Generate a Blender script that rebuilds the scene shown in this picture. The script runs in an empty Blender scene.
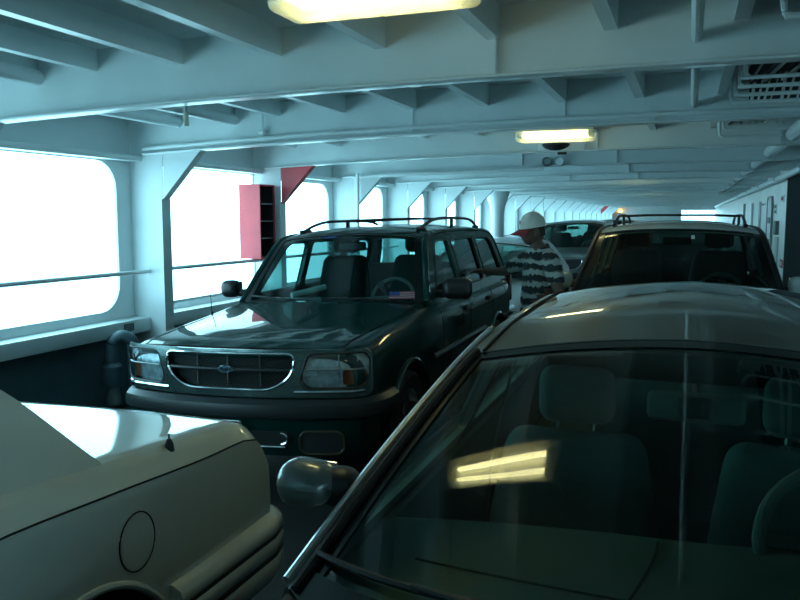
# ------------------------------------------------------------------ scene settings
EXYAW = 1.1
MANXY = (-1.155, 6.50); MANROT = 218; HEADROT = 207
HAND = (-1.815, 6.98, 1.25)
WORLD = 5.2; EXPO = 0.0; TUBE = 16
import bpy, bmesh, math, random
import numpy as np
from mathutils import Vector, Matrix, Euler
from mathutils.geometry import tessellate_polygon
random.seed(7)
S = bpy.context.scene
C = S.collection
PI = math.pi
def lerp(a, b, t): return a + (b - a) * t

# ------------------------------------------------------------------ materials
MATS = {}
def mat(name, col, rough=0.5, metal=0.0, coat=0.0, noise=0.0, nscale=6.0, bump=0.0, emit=None, estr=0.0, spec=0.5):
    if name in MATS: return MATS[name]
    m = bpy.data.materials.new(name); m.use_nodes = True
    nt = m.node_tree; b = nt.nodes['Principled BSDF']
    b.inputs['Base Color'].default_value = (*col, 1)
    b.inputs['Roughness'].default_value = rough
    b.inputs['Metallic'].default_value = metal
    b.inputs['Coat Weight'].default_value = coat
    b.inputs['Coat Roughness'].default_value = 0.012; b.inputs['Coat IOR'].default_value = 1.75 if 'white' in name else 1.5
    b.inputs['Specular IOR Level'].default_value = spec
    if emit:
        b.inputs['Emission Color'].default_value = (*emit, 1)
        b.inputs['Emission Strength'].default_value = estr
    if noise or bump:
        tc = nt.nodes.new('ShaderNodeTexCoord')
        n = nt.nodes.new('ShaderNodeTexNoise'); n.inputs['Scale'].default_value = nscale; n.inputs['Detail'].default_value = 5
        nt.links.new(tc.outputs['Object'], n.inputs['Vector'])
        if noise:
            r = nt.nodes.new('ShaderNodeMapRange')
            r.inputs['From Min'].default_value = 0.3; r.inputs['From Max'].default_value = 0.7
            r.inputs['To Min'].default_value = 1 - noise; r.inputs['To Max'].default_value = 1 + noise * .4
            nt.links.new(n.outputs['Fac'], r.inputs['Value'])
            mx = nt.nodes.new('ShaderNodeMix'); mx.data_type = 'RGBA'; mx.blend_type = 'MULTIPLY'; mx.inputs['Factor'].default_value = 1
            mx.inputs['A'].default_value = (*col, 1)
            nt.links.new(r.outputs['Result'], mx.inputs['B']); nt.links.new(mx.outputs['Result'], b.inputs['Base Color'])
        if bump:
            bp = nt.nodes.new('ShaderNodeBump'); bp.inputs['Strength'].default_value = bump; bp.inputs['Distance'].default_value = .01
            nt.links.new(n.outputs['Fac'], bp.inputs['Height']); nt.links.new(bp.outputs['Normal'], b.inputs['Normal'])
    MATS[name] = m
    return m

def glass(name, tint, refl=1.0, base=0.04):
    if name in MATS: return MATS[name]
    m = bpy.data.materials.new(name); m.use_nodes = True; nt = m.node_tree
    nt.nodes.remove(nt.nodes['Principled BSDF']); out = nt.nodes['Material Output']
    lw = nt.nodes.new('ShaderNodeLayerWeight'); lw.inputs['Blend'].default_value = .5
    pw = nt.nodes.new('ShaderNodeMath'); pw.operation = 'POWER'; pw.inputs[1].default_value = 4.5
    nt.links.new(lw.outputs['Facing'], pw.inputs[0])
    ma = nt.nodes.new('ShaderNodeMath'); ma.operation = 'MULTIPLY_ADD'; ma.inputs[1].default_value = refl * (1 - base); ma.inputs[2].default_value = base
    ma.use_clamp = True
    nt.links.new(pw.outputs[0], ma.inputs[0])
    tr = nt.nodes.new('ShaderNodeBsdfTransparent'); tr.inputs['Color'].default_value = (*tint, 1)
    gl = nt.nodes.new('ShaderNodeBsdfGlossy'); gl.inputs['Roughness'].default_value = 0.0; gl.inputs['Color'].default_value = (1, 1, 1, 1)
    mx = nt.nodes.new('ShaderNodeMixShader')
    nt.links.new(ma.outputs[0], mx.inputs['Fac']); nt.links.new(tr.outputs[0], mx.inputs[1]); nt.links.new(gl.outputs[0], mx.inputs[2])
    nt.links.new(mx.outputs[0], out.inputs['Surface'])
    MATS[name] = m
    return m

M_SHIP = mat('ship_paint_pale', (.68, .74, .75), .28, noise=.07, nscale=2.2)
M_SHIPW = mat('ship_paint_white', (.60, .65, .66), .32, noise=.06, nscale=2.0)
M_CASE = mat('casing_white_paint', (.86, .88, .87), .35, noise=.10, nscale=1.5)
M_BULW = mat('bulwark_dark_paint', (.075, .125, .15), .5, noise=.2, nscale=3)
M_FLOOR = mat('deck_antiskid', (.011, .013, .014), .75, noise=.35, nscale=9, bump=.5)
M_RED = mat('red_paint', (.62, .06, .08), .45, noise=.12, nscale=5)
M_DARK = mat('dark_recess', (.02, .024, .028), .6)  # near-black; also stands in for shade in openings and gaps
M_BLACK = mat('black_plastic', (.012, .014, .016), .42)
M_BUMP = mat('bumper_plastic', (.02, .024, .027), .38)
M_RUB = mat('tyre_rubber', (.012, .012, .013), .75)
M_CHROME = mat('chrome', (.82, .85, .87), .08, 1.0)
M_ALLOY = mat('alloy', (.45, .47, .48), .3, 1.0)
M_STEEL = mat('galvanised', (.30, .34, .35), .4, .8)
M_INT = mat('cabin_trim', (.055, .065, .065), .7)
M_INTG = mat('cabin_grey', (.14, .165, .16), .75)
M_SEATG = mat('seat_cloth_grey', (.12, .145, .14), .9, noise=.1, nscale=40)
M_SEATD = mat('seat_cloth_dark', (.016, .02, .02), .9, noise=.1, nscale=40)
M_SEAM = mat('panel_gap', (.004, .005, .005), .8)
M_FRIT = mat('glass_border', (.004, .006, .006), .25)
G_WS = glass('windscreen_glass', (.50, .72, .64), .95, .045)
G_WSEX = glass('suv_windscreen_glass', (.46, .70, .68), .9, .05)
G_SIDE = glass('side_glass', (.42, .68, .66), .9, .05)
G_TINT = glass('rear_tinted_glass', (.11, .18, .18), .9, .06)
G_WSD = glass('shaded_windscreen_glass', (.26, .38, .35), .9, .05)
G_DARK = glass('privacy_glass', (.10, .15, .15), .9, .06)
G_LENS = glass('lamp_lens', (.88, .93, .95), .9, .06)
M_AMB = mat('amber_lens', (.30, .09, .03), .15, coat=.5)
M_REDL = mat('red_lens', (.07, .004, .006), .12, coat=.6)
M_PGREEN = mat('paint_dark_green', (.001, .036, .034), .5, 0, coat=.7, spec=.05)
M_PSILV = mat('paint_silver', (.15, .165, .155), .38, .35, coat=1.0, spec=.3)
M_PWHITE = mat('paint_white', (.56, .60, .56), .6, 0, coat=1.0, spec=.1)
M_PWHITE2 = mat('paint_pearl_white', (.56, .60, .58), .6, 0, coat=1.0, spec=.1)
M_PCREAM = mat('paint_cool_white', (.70, .76, .78), .6, 0, coat=1.0, spec=.1)
M_PGREY = mat('paint_grey_green', (.17, .22, .21), .3, .2, coat=1.0)
M_TUBE = mat('lit_tube', (1, 1, .85), .4, emit=(1.0, .93, .52), estr=TUBE)
M_LAMPW = mat('lamp_white_tray', (.8, .82, .74), .4)
M_ORANGE = mat('orange_lamp', (1, .5, .1), .4, emit=(1, .42, .08), estr=14)
def diffuser_mat():
    m = bpy.data.materials.new('lamp_diffuser'); m.use_nodes = True; nt = m.node_tree
    nt.nodes.remove(nt.nodes['Principled BSDF']); out = nt.nodes['Material Output']
    t = nt.nodes.new('ShaderNodeBsdfTransparent'); t.inputs['Color'].default_value = (1, 1, .9, 1)
    d = nt.nodes.new('ShaderNodeBsdfTranslucent'); d.inputs['Color'].default_value = (.95, .93, .68, 1)
    g = nt.nodes.new('ShaderNodeBsdfGlossy'); g.inputs['Roughness'].default_value = .15
    a = nt.nodes.new('ShaderNodeMixShader'); a.inputs['Fac'].default_value = .22
    b = nt.nodes.new('ShaderNodeMixShader'); b.inputs['Fac'].default_value = .06
    nt.links.new(t.outputs[0], a.inputs[1]); nt.links.new(d.outputs[0], a.inputs[2])
    nt.links.new(a.outputs[0], b.inputs[1]); nt.links.new(g.outputs[0], b.inputs[2]); nt.links.new(b.outputs[0], out.inputs['Surface'])
    return m
M_DIFF = diffuser_mat()

# ------------------------------------------------------------------ mesh builder
class MB:
    def __init__(s): s.v = []; s.f = []; s.m = []
    def add(s, vs, fs, mi=0):
        o = len(s.v); s.v += [tuple(p) for p in vs]; s.f += [tuple(i + o for i in f) for f in fs]; s.m += [mi] * len(fs); return s
    def box(s, x0, x1, y0, y1, z0, z1, mi=0, fn=None):
        vs = [(x, y, z) for x in (x0, x1) for y in (y0, y1) for z in (z0, z1)]
        if fn: vs = [fn(*p) for p in vs]
        return s.add(vs, [(0, 1, 3, 2), (4, 6, 7, 5), (0, 4, 5, 1), (2, 3, 7, 6), (0, 2, 6, 4), (1, 5, 7, 3)], mi)
    def bbox(s, x0, x1, y0, y1, z0, z1, b=.01, mi=0):
        sx, sy, sz = (x1 - x0) / 2, (y1 - y0) / 2, (z1 - z0) / 2
        return s.rbox(((x0 + x1) / 2, (y0 + y1) / 2, (z0 + z1) / 2), (sx, sy, sz), b, n=1, mi=mi)
    def grid(s, fn, nu, nv, mi=0, closed_u=False, closed_v=False):
        vs = [fn(i / nu, j / nv) for i in range(nu + (0 if closed_u else 1)) for j in range(nv + (0 if closed_v else 1))]
        W = nv + (0 if closed_v else 1); U = nu if closed_u else nu + 1
        fs = []
        for i in range(nu):
            for j in range(nv):
                i2 = (i + 1) % U; j2 = (j + 1) % W
                fs.append((i * W + j, i2 * W + j, i2 * W + j2, i * W + j2))
        return s.add(vs, fs, mi)
    def tube(s, pts, r, n=8, mi=0, closed=False, sx=1.0, up=(0, 0, 1)):
        pts = [Vector(p) for p in pts]; N = len(pts)
        rs = r if isinstance(r, (list, tuple)) else [r] * N
        vs = []; fs = []
        for i, p in enumerate(pts):
            if closed: t = pts[(i + 1) % N] - pts[i - 1]
            else: t = pts[min(i + 1, N - 1)] - pts[max(i - 1, 0)]
            t.normalize()
            u = Vector(up)
            if abs(t.dot(u)) > .95: u = Vector((0, 1, 0)) if abs(t.y) < .9 else Vector((1, 0, 0))
            a = t.cross(u).normalized(); b = a.cross(t).normalized()
            for k in range(n):
                th = 2 * PI * k / n
                vs.append(p + a * (math.cos(th) * rs[i] * sx) + b * (math.sin(th) * rs[i]))
        for i in range(N if closed else N - 1):
            i2 = (i + 1) % N
            for k in range(n):
                k2 = (k + 1) % n
                fs.append((i * n + k, i * n + k2, i2 * n + k2, i2 * n + k))
        if not closed:
            fs.append(tuple(range(n - 1, -1, -1))); fs.append(tuple((N - 1) * n + k for k in range(n)))
        return s.add(vs, fs, mi)
    def lathe(s, prof, c, axis='z', n=24, mi=0, cap=True):
        vs = []; fs = []
        for r, h in prof:
            for k in range(n):
                a = 2 * PI * k / n; x, y = r * math.cos(a), r * math.sin(a)
                q = {'z': (x, y, h), 'x': (h, x, y), 'y': (x, h, y)}[axis]
                vs.append((c[0] + q[0], c[1] + q[1], c[2] + q[2]))
        for i in range(len(prof) - 1):
            for k in range(n):
                k2 = (k + 1) % n
                fs.append((i * n + k, i * n + k2, (i + 1) * n + k2, (i + 1) * n + k))
        if cap:
            fs.append(tuple(range(n - 1, -1, -1))); fs.append(tuple((len(prof) - 1) * n + k for k in range(n)))
        return s.add(vs, fs, mi)
    def rbox(s, c, h, r, n=3, mi=0, fn=None):
        # box with rounded edges: cube shell grid pushed out to radius r
        r = min(r, min(h) * .999)
        def ax(hh):
            a = [-hh + r * (1 - math.cos(PI / 2 * k / n)) for k in range(n + 1)]
            b = [-x for x in reversed(a)]
            mid = [0.0] if hh - r > 1e-4 else []
            return a + mid + b if hh - r > 1e-4 else a + b[1:]
        A = [ax(h[0]), ax(h[1]), ax(h[2])]
        idx = {}; vs = []; fs = []
        def vert(i, j, k):
            key = (i, j, k)
            if key not in idx:
                q = (A[0][i], A[1][j], A[2][k])
                inn = [max(-(h[d] - r), min(h[d] - r, q[d])) for d in range(3)]
                d = [q[t] - inn[t] for t in range(3)]; L = math.sqrt(sum(x * x for x in d)) or 1
                p = [c[t] + inn[t] + d[t] / L * r for t in range(3)]
                if fn: p = fn(*p)
                idx[key] = len(vs); vs.append(tuple(p))
            return idx[key]
        L = [len(a) - 1 for a in A]
        for d in range(3):
            e, f = [(1, 2), (2, 0), (0, 1)][d]
            for side in (0, L[d]):
                for i in range(L[e]):
                    for j in range(L[f]):
                        q = []
                        for (a, b) in ((i, j), (i + 1, j), (i + 1, j + 1), (i, j + 1)):
                            t = [0, 0, 0]; t[d] = side; t[e] = a; t[f] = b; q.append(vert(*t))
                        fs.append(tuple(q if side else reversed(q)))
        return s.add(vs, fs, mi)
    def panel(s, outline, holes, th, fn, cu=(), cv=(), mi=0):
        # flat sheet with holes in (u,v), thickness th along w, mapped by fn(u,v,w)
        polys = [outline] + list(holes)
        tri = tessellate_polygon([[Vector((p[0], p[1], 0)) for p in pl] for pl in polys])
        flat = [p for pl in polys for p in pl]
        bm = bmesh.new(); V = [bm.verts.new((p[0], p[1], 0)) for p in flat]
        for t in tri:
            try: bm.faces.new([V[i] for i in t])
            except ValueError: pass
        bmesh.ops.remove_doubles(bm, verts=bm.verts[:], dist=1e-6)
        for c in cu: bmesh.ops.bisect_plane(bm, geom=bm.verts[:] + bm.edges[:] + bm.faces[:], plane_co=(c, 0, 0), plane_no=(1, 0, 0))
        for c in cv: bmesh.ops.bisect_plane(bm, geom=bm.verts[:] + bm.edges[:] + bm.faces[:], plane_co=(0, c, 0), plane_no=(0, 1, 0))
        bmesh.ops.recalc_face_normals(bm, faces=bm.faces[:])
        bm.verts.ensure_lookup_table(); bm.verts.index_update()
        n = len(bm.verts); vs = [(v.co.x, v.co.y, 0) for v in bm.verts]
        fs = [tuple(v.index for v in f.verts) for f in bm.faces]
        if th:
            bd = [tuple(v.index for v in e.verts) for e in bm.edges if e.is_boundary]
            vs += [(p[0], p[1], th) for p in vs]
            fs2 = [tuple(i + n for i in reversed(f)) for f in fs]
            fs = fs + fs2 + [(a, b, b + n, a + n) for a, b in bd]
        bm.free()
        return s.add([fn(*p) for p in vs], fs, mi)
    def build(s, name, mats, parent=None, smooth=True, ang=35, loc=None):
        me = bpy.data.meshes.new(name)
        me.from_pydata(s.v, [], s.f)
        if not isinstance(mats, (list, tuple)): mats = [mats]
        for m in mats: me.materials.append(m)
        if len(mats) > 1: me.polygons.foreach_set('material_index', s.m)
        bm = bmesh.new(); bm.from_mesh(me); bmesh.ops.recalc_face_normals(bm, faces=bm.faces[:]); bm.to_mesh(me); bm.free()
        if smooth:
            me.polygons.foreach_set('use_smooth', [True] * len(me.polygons)); me.set_sharp_from_angle(angle=math.radians(ang))
        me.update()
        o = bpy.data.objects.new(name, me); C.objects.link(o)
        if parent: o.parent = parent
        if loc: o.location = loc
        return o

def tag(o, label, cat, group=None):
    o['label'] = label; o['category'] = cat
    if group: o['group'] = group
    return o
def struct(o): o['kind'] = 'structure'; return o
def thing(name, label, cat, loc=(0, 0, 0), rot=(0, 0, 0), group=None):
    o = bpy.data.objects.new(name, None); C.objects.link(o); o.location = loc; o.rotation_euler = rot
    o.empty_display_size = .1
    return tag(o, label, cat, group)
def kids(o): return [c for c in bpy.data.objects if c.parent == o]
def dup(o, loc, label=None, rot=None):
    r = o.copy(); C.objects.link(r); r.location = loc
    if rot: r.rotation_euler = rot
    if label: r['label'] = label
    for ch in kids(o):
        c = ch.copy(); C.objects.link(c); c.parent = r
        for g in kids(ch):
            d = g.copy(); C.objects.link(d); d.parent = c
    return r

def pchip(keys):
    xs = np.array([k[0] for k in keys], float); ys = np.array([k[1] for k in keys], float)
    h = np.diff(xs); d = np.diff(ys) / h; m = np.zeros(len(xs)); m[0] = d[0]; m[-1] = d[-1]
    for i in range(1, len(xs) - 1):
        if d[i - 1] * d[i] > 0:
            w1 = 2 * h[i] + h[i - 1]; w2 = h[i] + 2 * h[i - 1]
            m[i] = (w1 + w2) / (w1 / d[i - 1] + w2 / d[i])
    def f(x):
        x = min(max(x, xs[0]), xs[-1]); i = min(max(int(np.searchsorted(xs, x)) - 1, 0), len(xs) - 2)
        t = (x - xs[i]) / h[i]
        return float((2*t**3-3*t*t+1)*ys[i] + (t**3-2*t*t+t)*h[i]*m[i] + (-2*t**3+3*t*t)*ys[i+1] + (t**3-t*t)*h[i]*m[i+1])
    return f
def rrect(x0, x1, z0, z1, r, n=6):
    if not isinstance(r, (tuple, list)): r = (r,) * 4
    out = []
    for (cx, cz, a, q) in ((x1 - r[0], z1 - r[0], 0, r[0]), (x0 + r[1], z1 - r[1], 90, r[1]), (x0 + r[2], z0 + r[2], 180, r[2]), (x1 - r[3], z0 + r[3], 270, r[3])):
        for k in range(n + 1):
            t = math.radians(a + 90 * k / n); out.append((cx + q * math.cos(t), cz + q * math.sin(t)))
    return out
def rpoly(pts, r, n=5):
    # polygon with rounded corners
    out = []; N = len(pts)
    for i in range(N):
        p = Vector(pts[i]); a = Vector(pts[i - 1]) - p; b = Vector(pts[(i + 1) % N]) - p
        rr = r[i] if isinstance(r, (list, tuple)) else r
        la, lb = a.length, b.length; a.normalize(); b.normalize()
        d = min(rr, la * .48, lb * .48)
        for k in range(n + 1):
            t = k / n; q = (p + a * d) * (1 - t) ** 2 + p * 2 * t * (1 - t) + (p + b * d) * t * t
            out.append((q.x, q.y))
    return out
def dense(pts, step):
    out = []; N = len(pts)
    for i in range(N):
        a, b = Vector(pts[i]), Vector(pts[(i + 1) % N]); L = (b - a).length; k = max(1, int(L / step))
        for t in range(k): q = a.lerp(b, t / k); out.append(tuple(q))
    return out
def spline(pts, k=6):
    # Catmull-Rom through points
    P = [Vector(p) for p in pts]; out = []
    for i in range(len(P) - 1):
        p0, p1, p2, p3 = P[max(i - 1, 0)], P[i], P[i + 1], P[min(i + 2, len(P) - 1)]
        for j in range(k):
            t = j / k
            out.append(.5 * ((2 * p1) + (p2 - p0) * t + (2 * p0 - 5 * p1 + 4 * p2 - p3) * t * t + (3 * p1 - p0 - 3 * p2 + p3) * t ** 3))
    out.append(P[-1]); return out
def boolean_cut(o, cutters):
    for c in cutters:
        md = o.modifiers.new('b', 'BOOLEAN'); md.operation = 'DIFFERENCE'; md.object = c; md.solver = 'EXACT'
        md.material_mode = 'TRANSFER'
    dg = bpy.context.evaluated_depsgraph_get(); dg.update()
    me = bpy.data.meshes.new_from_object(o.evaluated_get(dg), depsgraph=dg)
    o.modifiers.clear(); old = o.data; o.data = me; me.name = o.name; bpy.data.meshes.remove(old)
    for c in cutters: bpy.data.objects.remove(c)
    me.set_sharp_from_angle(angle=math.radians(35))
# ------------------------------------------------------------------ the ferry deck
YP = [6.63 + 2.43 * k for k in range(-7, 21)]        # frame spacing
YN, YF = YP[0] - 1.2, YP[-1] + 1.2
XW, XR = -5.4, 1.55
def fz(x): return -.0057 * min(x, 1.2) ** 2                      # deck camber
def cz(x): return 2.50 - .0045 * min(x, 1.2) ** 2               # underside of the beams
def dz(x): return 2.87 - .0030 * min(x, 1.2) ** 2                # underside of the deck above
m = MB()
m.grid(lambda u, v: (lerp(-5.6, 11.1, u), lerp(YN, YF + 6, v), fz(lerp(-5.6, 11.1, u))), 36, 8)
m.grid(lambda u, v: (lerp(-5.6, 11.1, u), lerp(YN, YF + 6, v), -.35), 1, 1)
struct(m.build('floor', M_FLOOR))
m = MB()
m.grid(lambda u, v: (lerp(-5.6, 11.1, u), lerp(YN, YF + 6, v), dz(lerp(-5.6, 11.1, u))), 36, 4)
m.grid(lambda u, v: (lerp(-5.6, 11.1, u), lerp(YN, YF + 6, v), 3.0), 1, 1)
struct(m.build('ceiling', M_SHIP))
# left hull side: plate with window openings
def hull(y, z, w): return (XW - w, y, z)
holes = []; WIN = []
for k in range(len(YP) - 1):
    a, b = YP[k], YP[k + 1]
    if k == 7:  h = rrect(a + .10, b - .02, .80, 2.30, .03)
    elif k == 6: h = rrect(a + .2, b - .22, .81, 2.30, (.27, .27, .30, .27))
    elif k == 8: h = rrect(a + .3, b - .16, .81, 2.26, .27)
    else: h = rrect(a + .24, b - .24, .81, 2.28, .25)
    # rrect order is tr,tl,bl,br in (u to the right)
    holes.append(h); WIN.append((a, b))
m = MB()
m.panel([(YN, .70), (YF, .70), (YF, 3.0), (YN, 3.0)], holes, .03, hull)
wall_left = struct(m.build('wall_left', M_SHIPW, ang=25))
m = MB(); m.box(XW - .03, XW, YN, YF, -.3, .70)
bul = struct(m.build('baseboard_left', M_BULW))
# sill box girder along the windows, between the pillars
for k in range(5, len(YP) - 1):
    a, b = YP[k] + .01, YP[k + 1] - .01
    m = MB(); m.bbox(XW, -5.2, a, b, .58, .72, .008)
    sx = m.build('sill', M_SHIPW, wall_left)
    m = MB(); m.tube([(XW, a, 2.36), (XW, b, 2.36)], .001, 4)
# longitudinal ledge above the windows
m = MB(); m.bbox(XW, -5.25, YN, YF, 2.31, 2.37, .006); m.build('ledge', M_SHIPW, wall_left)
FLG = [(-.060, -.009), (.060, -.009), (.066, -.0065), (.069, 0), (.066, .0065), (.060, .009), (.010, .009), (-.010, .009), (-.060, .009), (-.066, .0065), (-.069, 0), (-.066, -.0065)]
# pillars with knee brackets, beams
for k, y in enumerate(YP):
    m = MB()
    m.box(XW, -5.0, y - .006, y + .006, fz(-5.2), cz(-5.2))
    m.box(-5.0, -4.985, y - .07, y + .07, fz(-5), 1.93)
    m.box(-4.985, -4.97, y - .07, y + .07, fz(-5), 1.93)
    p = struct(m.build('pillar', M_SHIPW))
    red = k in (8, 24)
    mm = M_RED if red else M_SHIPW
    m = MB()
    m.add([(-4.99, y - .005, 1.92), (-4.52, y - .005, 2.40), (-4.99, y - .005, 2.385), (-4.99, y + .005, 1.92), (-4.52, y + .005, 2.40), (-4.99, y + .005, 2.385)],
          [(0, 1, 2), (3, 5, 4), (0, 3, 4, 1), (1, 4, 5, 2), (2, 5, 3, 0)])
    d = Vector((.47, 0, .49)).normalized() * .006; nrm = Vector((d.z, 0, -d.x)).normalized() * .012
    e = [Vector((-4.99, y - .05, 1.92)), Vector((-4.52, y - .05, 2.41)), Vector((-4.52, y + .05, 2.41)), Vector((-4.99, y + .05, 1.92))]
    m.add([tuple(q) for q in e] + [tuple(q + nrm) for q in e], [(0, 1, 2, 3), (4, 7, 6, 5), (0, 4, 5, 1), (1, 5, 6, 2), (2, 6, 7, 3), (3, 7, 4, 0)])
    o = m.build('bracket', mm, p)
    if red: o['label'] = 'red painted triangular bracket' if k == 8 else 'red painted bracket far down the deck'
    # beam: web and lower flange
    m = MB()
    m.grid(lambda u, v: (lerp(XW, 11.0, u), y - .006, lerp(cz(lerp(XW, 11.0, u)) + .005, dz(lerp(XW, 11.0, u)), v)), 36, 1)
    m.grid(lambda u, v: (lerp(XW, 11.0, u), y + .006, lerp(cz(lerp(XW, 11.0, u)) + .005, dz(lerp(XW, 11.0, u)), v)), 36, 1)
    m.grid(lambda u, v: (lerp(XW + .2, 11.0, u), y + FLG[round(v * 12) % 12][0], cz(lerp(XW + .2, 11.0, u)) + FLG[round(v * 12) % 12][1]), 36, 12, closed_v=True)
    o = struct(m.build('ceiling_beam', M_SHIP, ang=50))
    # web stiffeners welded to the web
    m = MB()
    for xs in ((-2.33, -1.0) if k % 2 else (-1.0, .85)):
        m = MB(); m.box(xs - .006, xs + .006, y - (.055 if k != 7 else .022), y - .006, cz(xs), dz(xs) - .16); m.build('web_stiffener', M_SHIP, o)
# longitudinal deck stiffeners: flat bar with bulb edge
for i, x in enumerate([-4.80, -4.15, -3.65, -2.99, -2.30, -1.64, -.99, -.38, .23, .85, 1.5, 2.2, 3.0, 4.0, 5.0, 6.0, 7.0]):
    m = MB()
    zb = 2.62 if x < -4 else 2.70
    if x < -4:
        m.tube([(x, YN, zb + .06), (x, YF, zb + .06)], .055, 12); m.box(x - .005, x + .005, YN, YF, zb + .1, dz(x))
    else:
        for a, b in zip(YP[:-1], YP[1:]):
            m.box(x - .004, x + .004, a + .006, b - .006, zb, dz(x)); m.box(x - .065, x + .004, a + .006, b - .006, zb - .008, zb)
    struct(m.build('deck_stiffener', M_SHIP, ang=30))
# far end
m = MB()
m.box(-5.5, -.55, YF - .6, YF - .55, -.3, 2.9); m.box(2.6, 11.0, YF - .6, YF - .55, -.3, 2.9); m.box(-.55, 2.6, YF - .6, YF - .55, 2.2, 2.9)
m.box(-.55, 2.6, YF - .6, YF - .55, -.3, .9)
struct(m.build('wall_back', M_SHIP))
m = MB(); m.box(-5.5, 11.0, YN - .05, YN, -.3, 3.0); struct(m.build('wall_front', M_SHIP))
# engine casing on the right, beyond it the starboard lanes
m = MB(); m.box(XR, XR + .05, 14.95, YF - .6, fz(1.5), 2.86); m.box(4.05, 4.1, 14.95, YF - .6, fz(1.5), 2.86)
struct(m.build('wall_right', M_CASE))
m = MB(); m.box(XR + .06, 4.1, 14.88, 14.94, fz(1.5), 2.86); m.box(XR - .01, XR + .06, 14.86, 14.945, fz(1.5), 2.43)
struct(m.build('wall_casing_end', mat('casing_end_shade', (.07, .09, .10), .5)))  # dark colour stands in for the shade on the casing end
m = MB()
sh = [rrect(p + .3, q - .3, .9, 2.25, .25) for p, q in zip(YP[:-1], YP[1:]) if q < 4.5]  # unseen openings, added only near the camera to bring in daylight
m.panel([(YN, -.05), (YF, -.05), (YF, 2.86), (YN, 2.86)], sh, .03, lambda u, v, w: (11.0 + w, u, v))
struct(m.build('wall_starboard', M_SHIPW, ang=25))

# handrails in the window openings
for k in range(5, 22):
    a, b = YP[k], YP[k + 1]
    x = -5.2
    m = MB(); m.tube([(x, a + .01, 1.205), (x, (b if k != 7 else b - .03) - .01, 1.195)], .022, 10)
    lab = {6: 'pale round handrail across the nearest big window', 7: 'pale handrail across the square window behind the green vehicle'}.get(k, 'pale handrail across a window further down the deck')
    o = tag(m.build('handrail', M_SHIPW), lab, 'rail', 'handrails along the window side')
    if k == 7:
        m = MB(); m.tube([(-5.28, a + .01, .825), (-5.28, b - .01, .825)], .018, 8); m.build('lower_bar', M_SHIPW, o)

# ceiling lights: long tray, diffuser and two tubes each
def ceiling_light(x, y, z, L, label):
    t = thing('ceiling_light', label, 'light', (x, y, z), group='fluorescent ceiling lights')
    h = L / 2
    m = MB(); m.bbox(-h, h, -.10, .10, .075, .11, .01); m.box(-.3, -.27, -.02, .02, .11, dz(x) - z); m.box(.27, .3, -.02, .02, .11, dz(x) - z)
    m.build('tray', M_LAMPW, t)
    m = MB()
    m.rbox((0, 0, .04), (h + .01, .12, .05), .035, n=3)
    m.build('diffuser', M_DIFF, t)
    for s in (-1, 1):
        m = MB(); m.tube([(-h + .06, s * .052, .045), (h - .06, s * .052, .045)], .017, 10); m.build('tube', M_TUBE, t)
        m = MB(); m.rbox((s * (h - .035), 0, .05), (.022, .085, .022), .006, n=1); m.build('tube_holder', M_LAMPW, t)
    return t
ceiling_light(-1.06, 2.60, 2.475, .71, 'long lit fluorescent light at the top edge of the photo')
ceiling_light(-1.205, 7.45, 2.462, .71, 'lit fluorescent light further down the deck with dark dome beneath it')
for y in (17.4, 27.1, 36.8): ceiling_light(-1.235, y, 2.60, .74, 'small lit fluorescent light far down the deck')

# dark dome and box behind the second light
t = thing('dome_detector', 'dark round dome hanging under the second ceiling light', 'detector', (-1.45, 9.00, 2.55))
m = MB(); m.lathe([(.01, -.055), (.06, -.05), (.12, -.028), (.155, 0), (.155, .02)], (0, 0, 0), n=24); m.build('dome', M_BLACK, t)
m = MB(); m.bbox(.02, .12, -.02, .03, -.10, -.072, .006); m.build('name_plate', M_BLACK, t)
m = MB(); m.bbox(-.2, .32, -.01, .045, -.05, .15, .004); m.build('mount', M_SHIP, t)
TWX = -1.84
t = thing('twin_floodlight', 'pair of small round lamps under the third beam', 'light', (TWX - .03, 11.41, 2.60))
for s in (-1, 1):
    m = MB(); m.lathe([(.04, -.05), (.065, -.08), (.07, 0), (.04, .06)], (s * .085, 0, -.06), axis='y', n=16); m.tube([(s * .085, .0, -.06), (s * .085, .074, -.06)], .02, 8)
    m.build('lamp', M_SHIP if s > 0 else M_STEEL, t)

# conduits and pipes
def pipe(name, pts, r, label, cat, mats=M_SHIP, group=None, clamps=()):
    m = MB(); m.tube(spline(pts, 5) if len(pts) > 2 else pts, r, 10)
    o = tag(m.build(name, mats), label, cat, group)
    for c in clamps:
        m = MB(); m.tube([c[0], c[1]], r * 1.5, 10); m.build('clamp', mats, o)
    return o
yb = YP[7]
pipe('conduit', [(x, yb - .045, cz(x) + .055) for x in (-5.2, -3.5, -1.6, 0, 1.5)], .020, 'thin pipe running across the front of the second beam', 'pipe',
     clamps=[((-.33, yb - .045, cz(0) + .055), (-.28, yb - .045, cz(0) + .055)), ((-3.85, yb - .045, cz(3.8) + .055), (-3.8, yb - .045, cz(3.8) + .055))])
pipe('drop_conduit', [(-3.82, yb - .05, 2.80), (-3.82, yb - .05, 2.50)], .014, 'short vertical pipe meeting the thin pipe on the second beam', 'pipe')
pipe('deck_pipe', [(0, YN, 2.66), (0, YP[7], 2.62)], .026, 'straight pale pipe running along under the ceiling', 'pipe')
pipe('ventilation_duct', [(.99, 6.7, 2.60), (.96, 10, 2.60), (.90, 30, 2.58)], .075, 'fat pale pipe passing through the beams at upper right', 'pipe')
pipe('casing_pipe', [(1.44, 2, 2.44), (1.44, 20, 2.41), (1.44, 52, 2.39)], .055, 'long pale pipe along the top of the white side wall', 'pipe',
     clamps=[((1.44, y - .04, 2.44 - .0012 * (y - 10)), (1.44, y + .04, 2.44 - .0012 * (y - 10))) for y in (12, 15.5, 19, 23, 27)])
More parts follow.
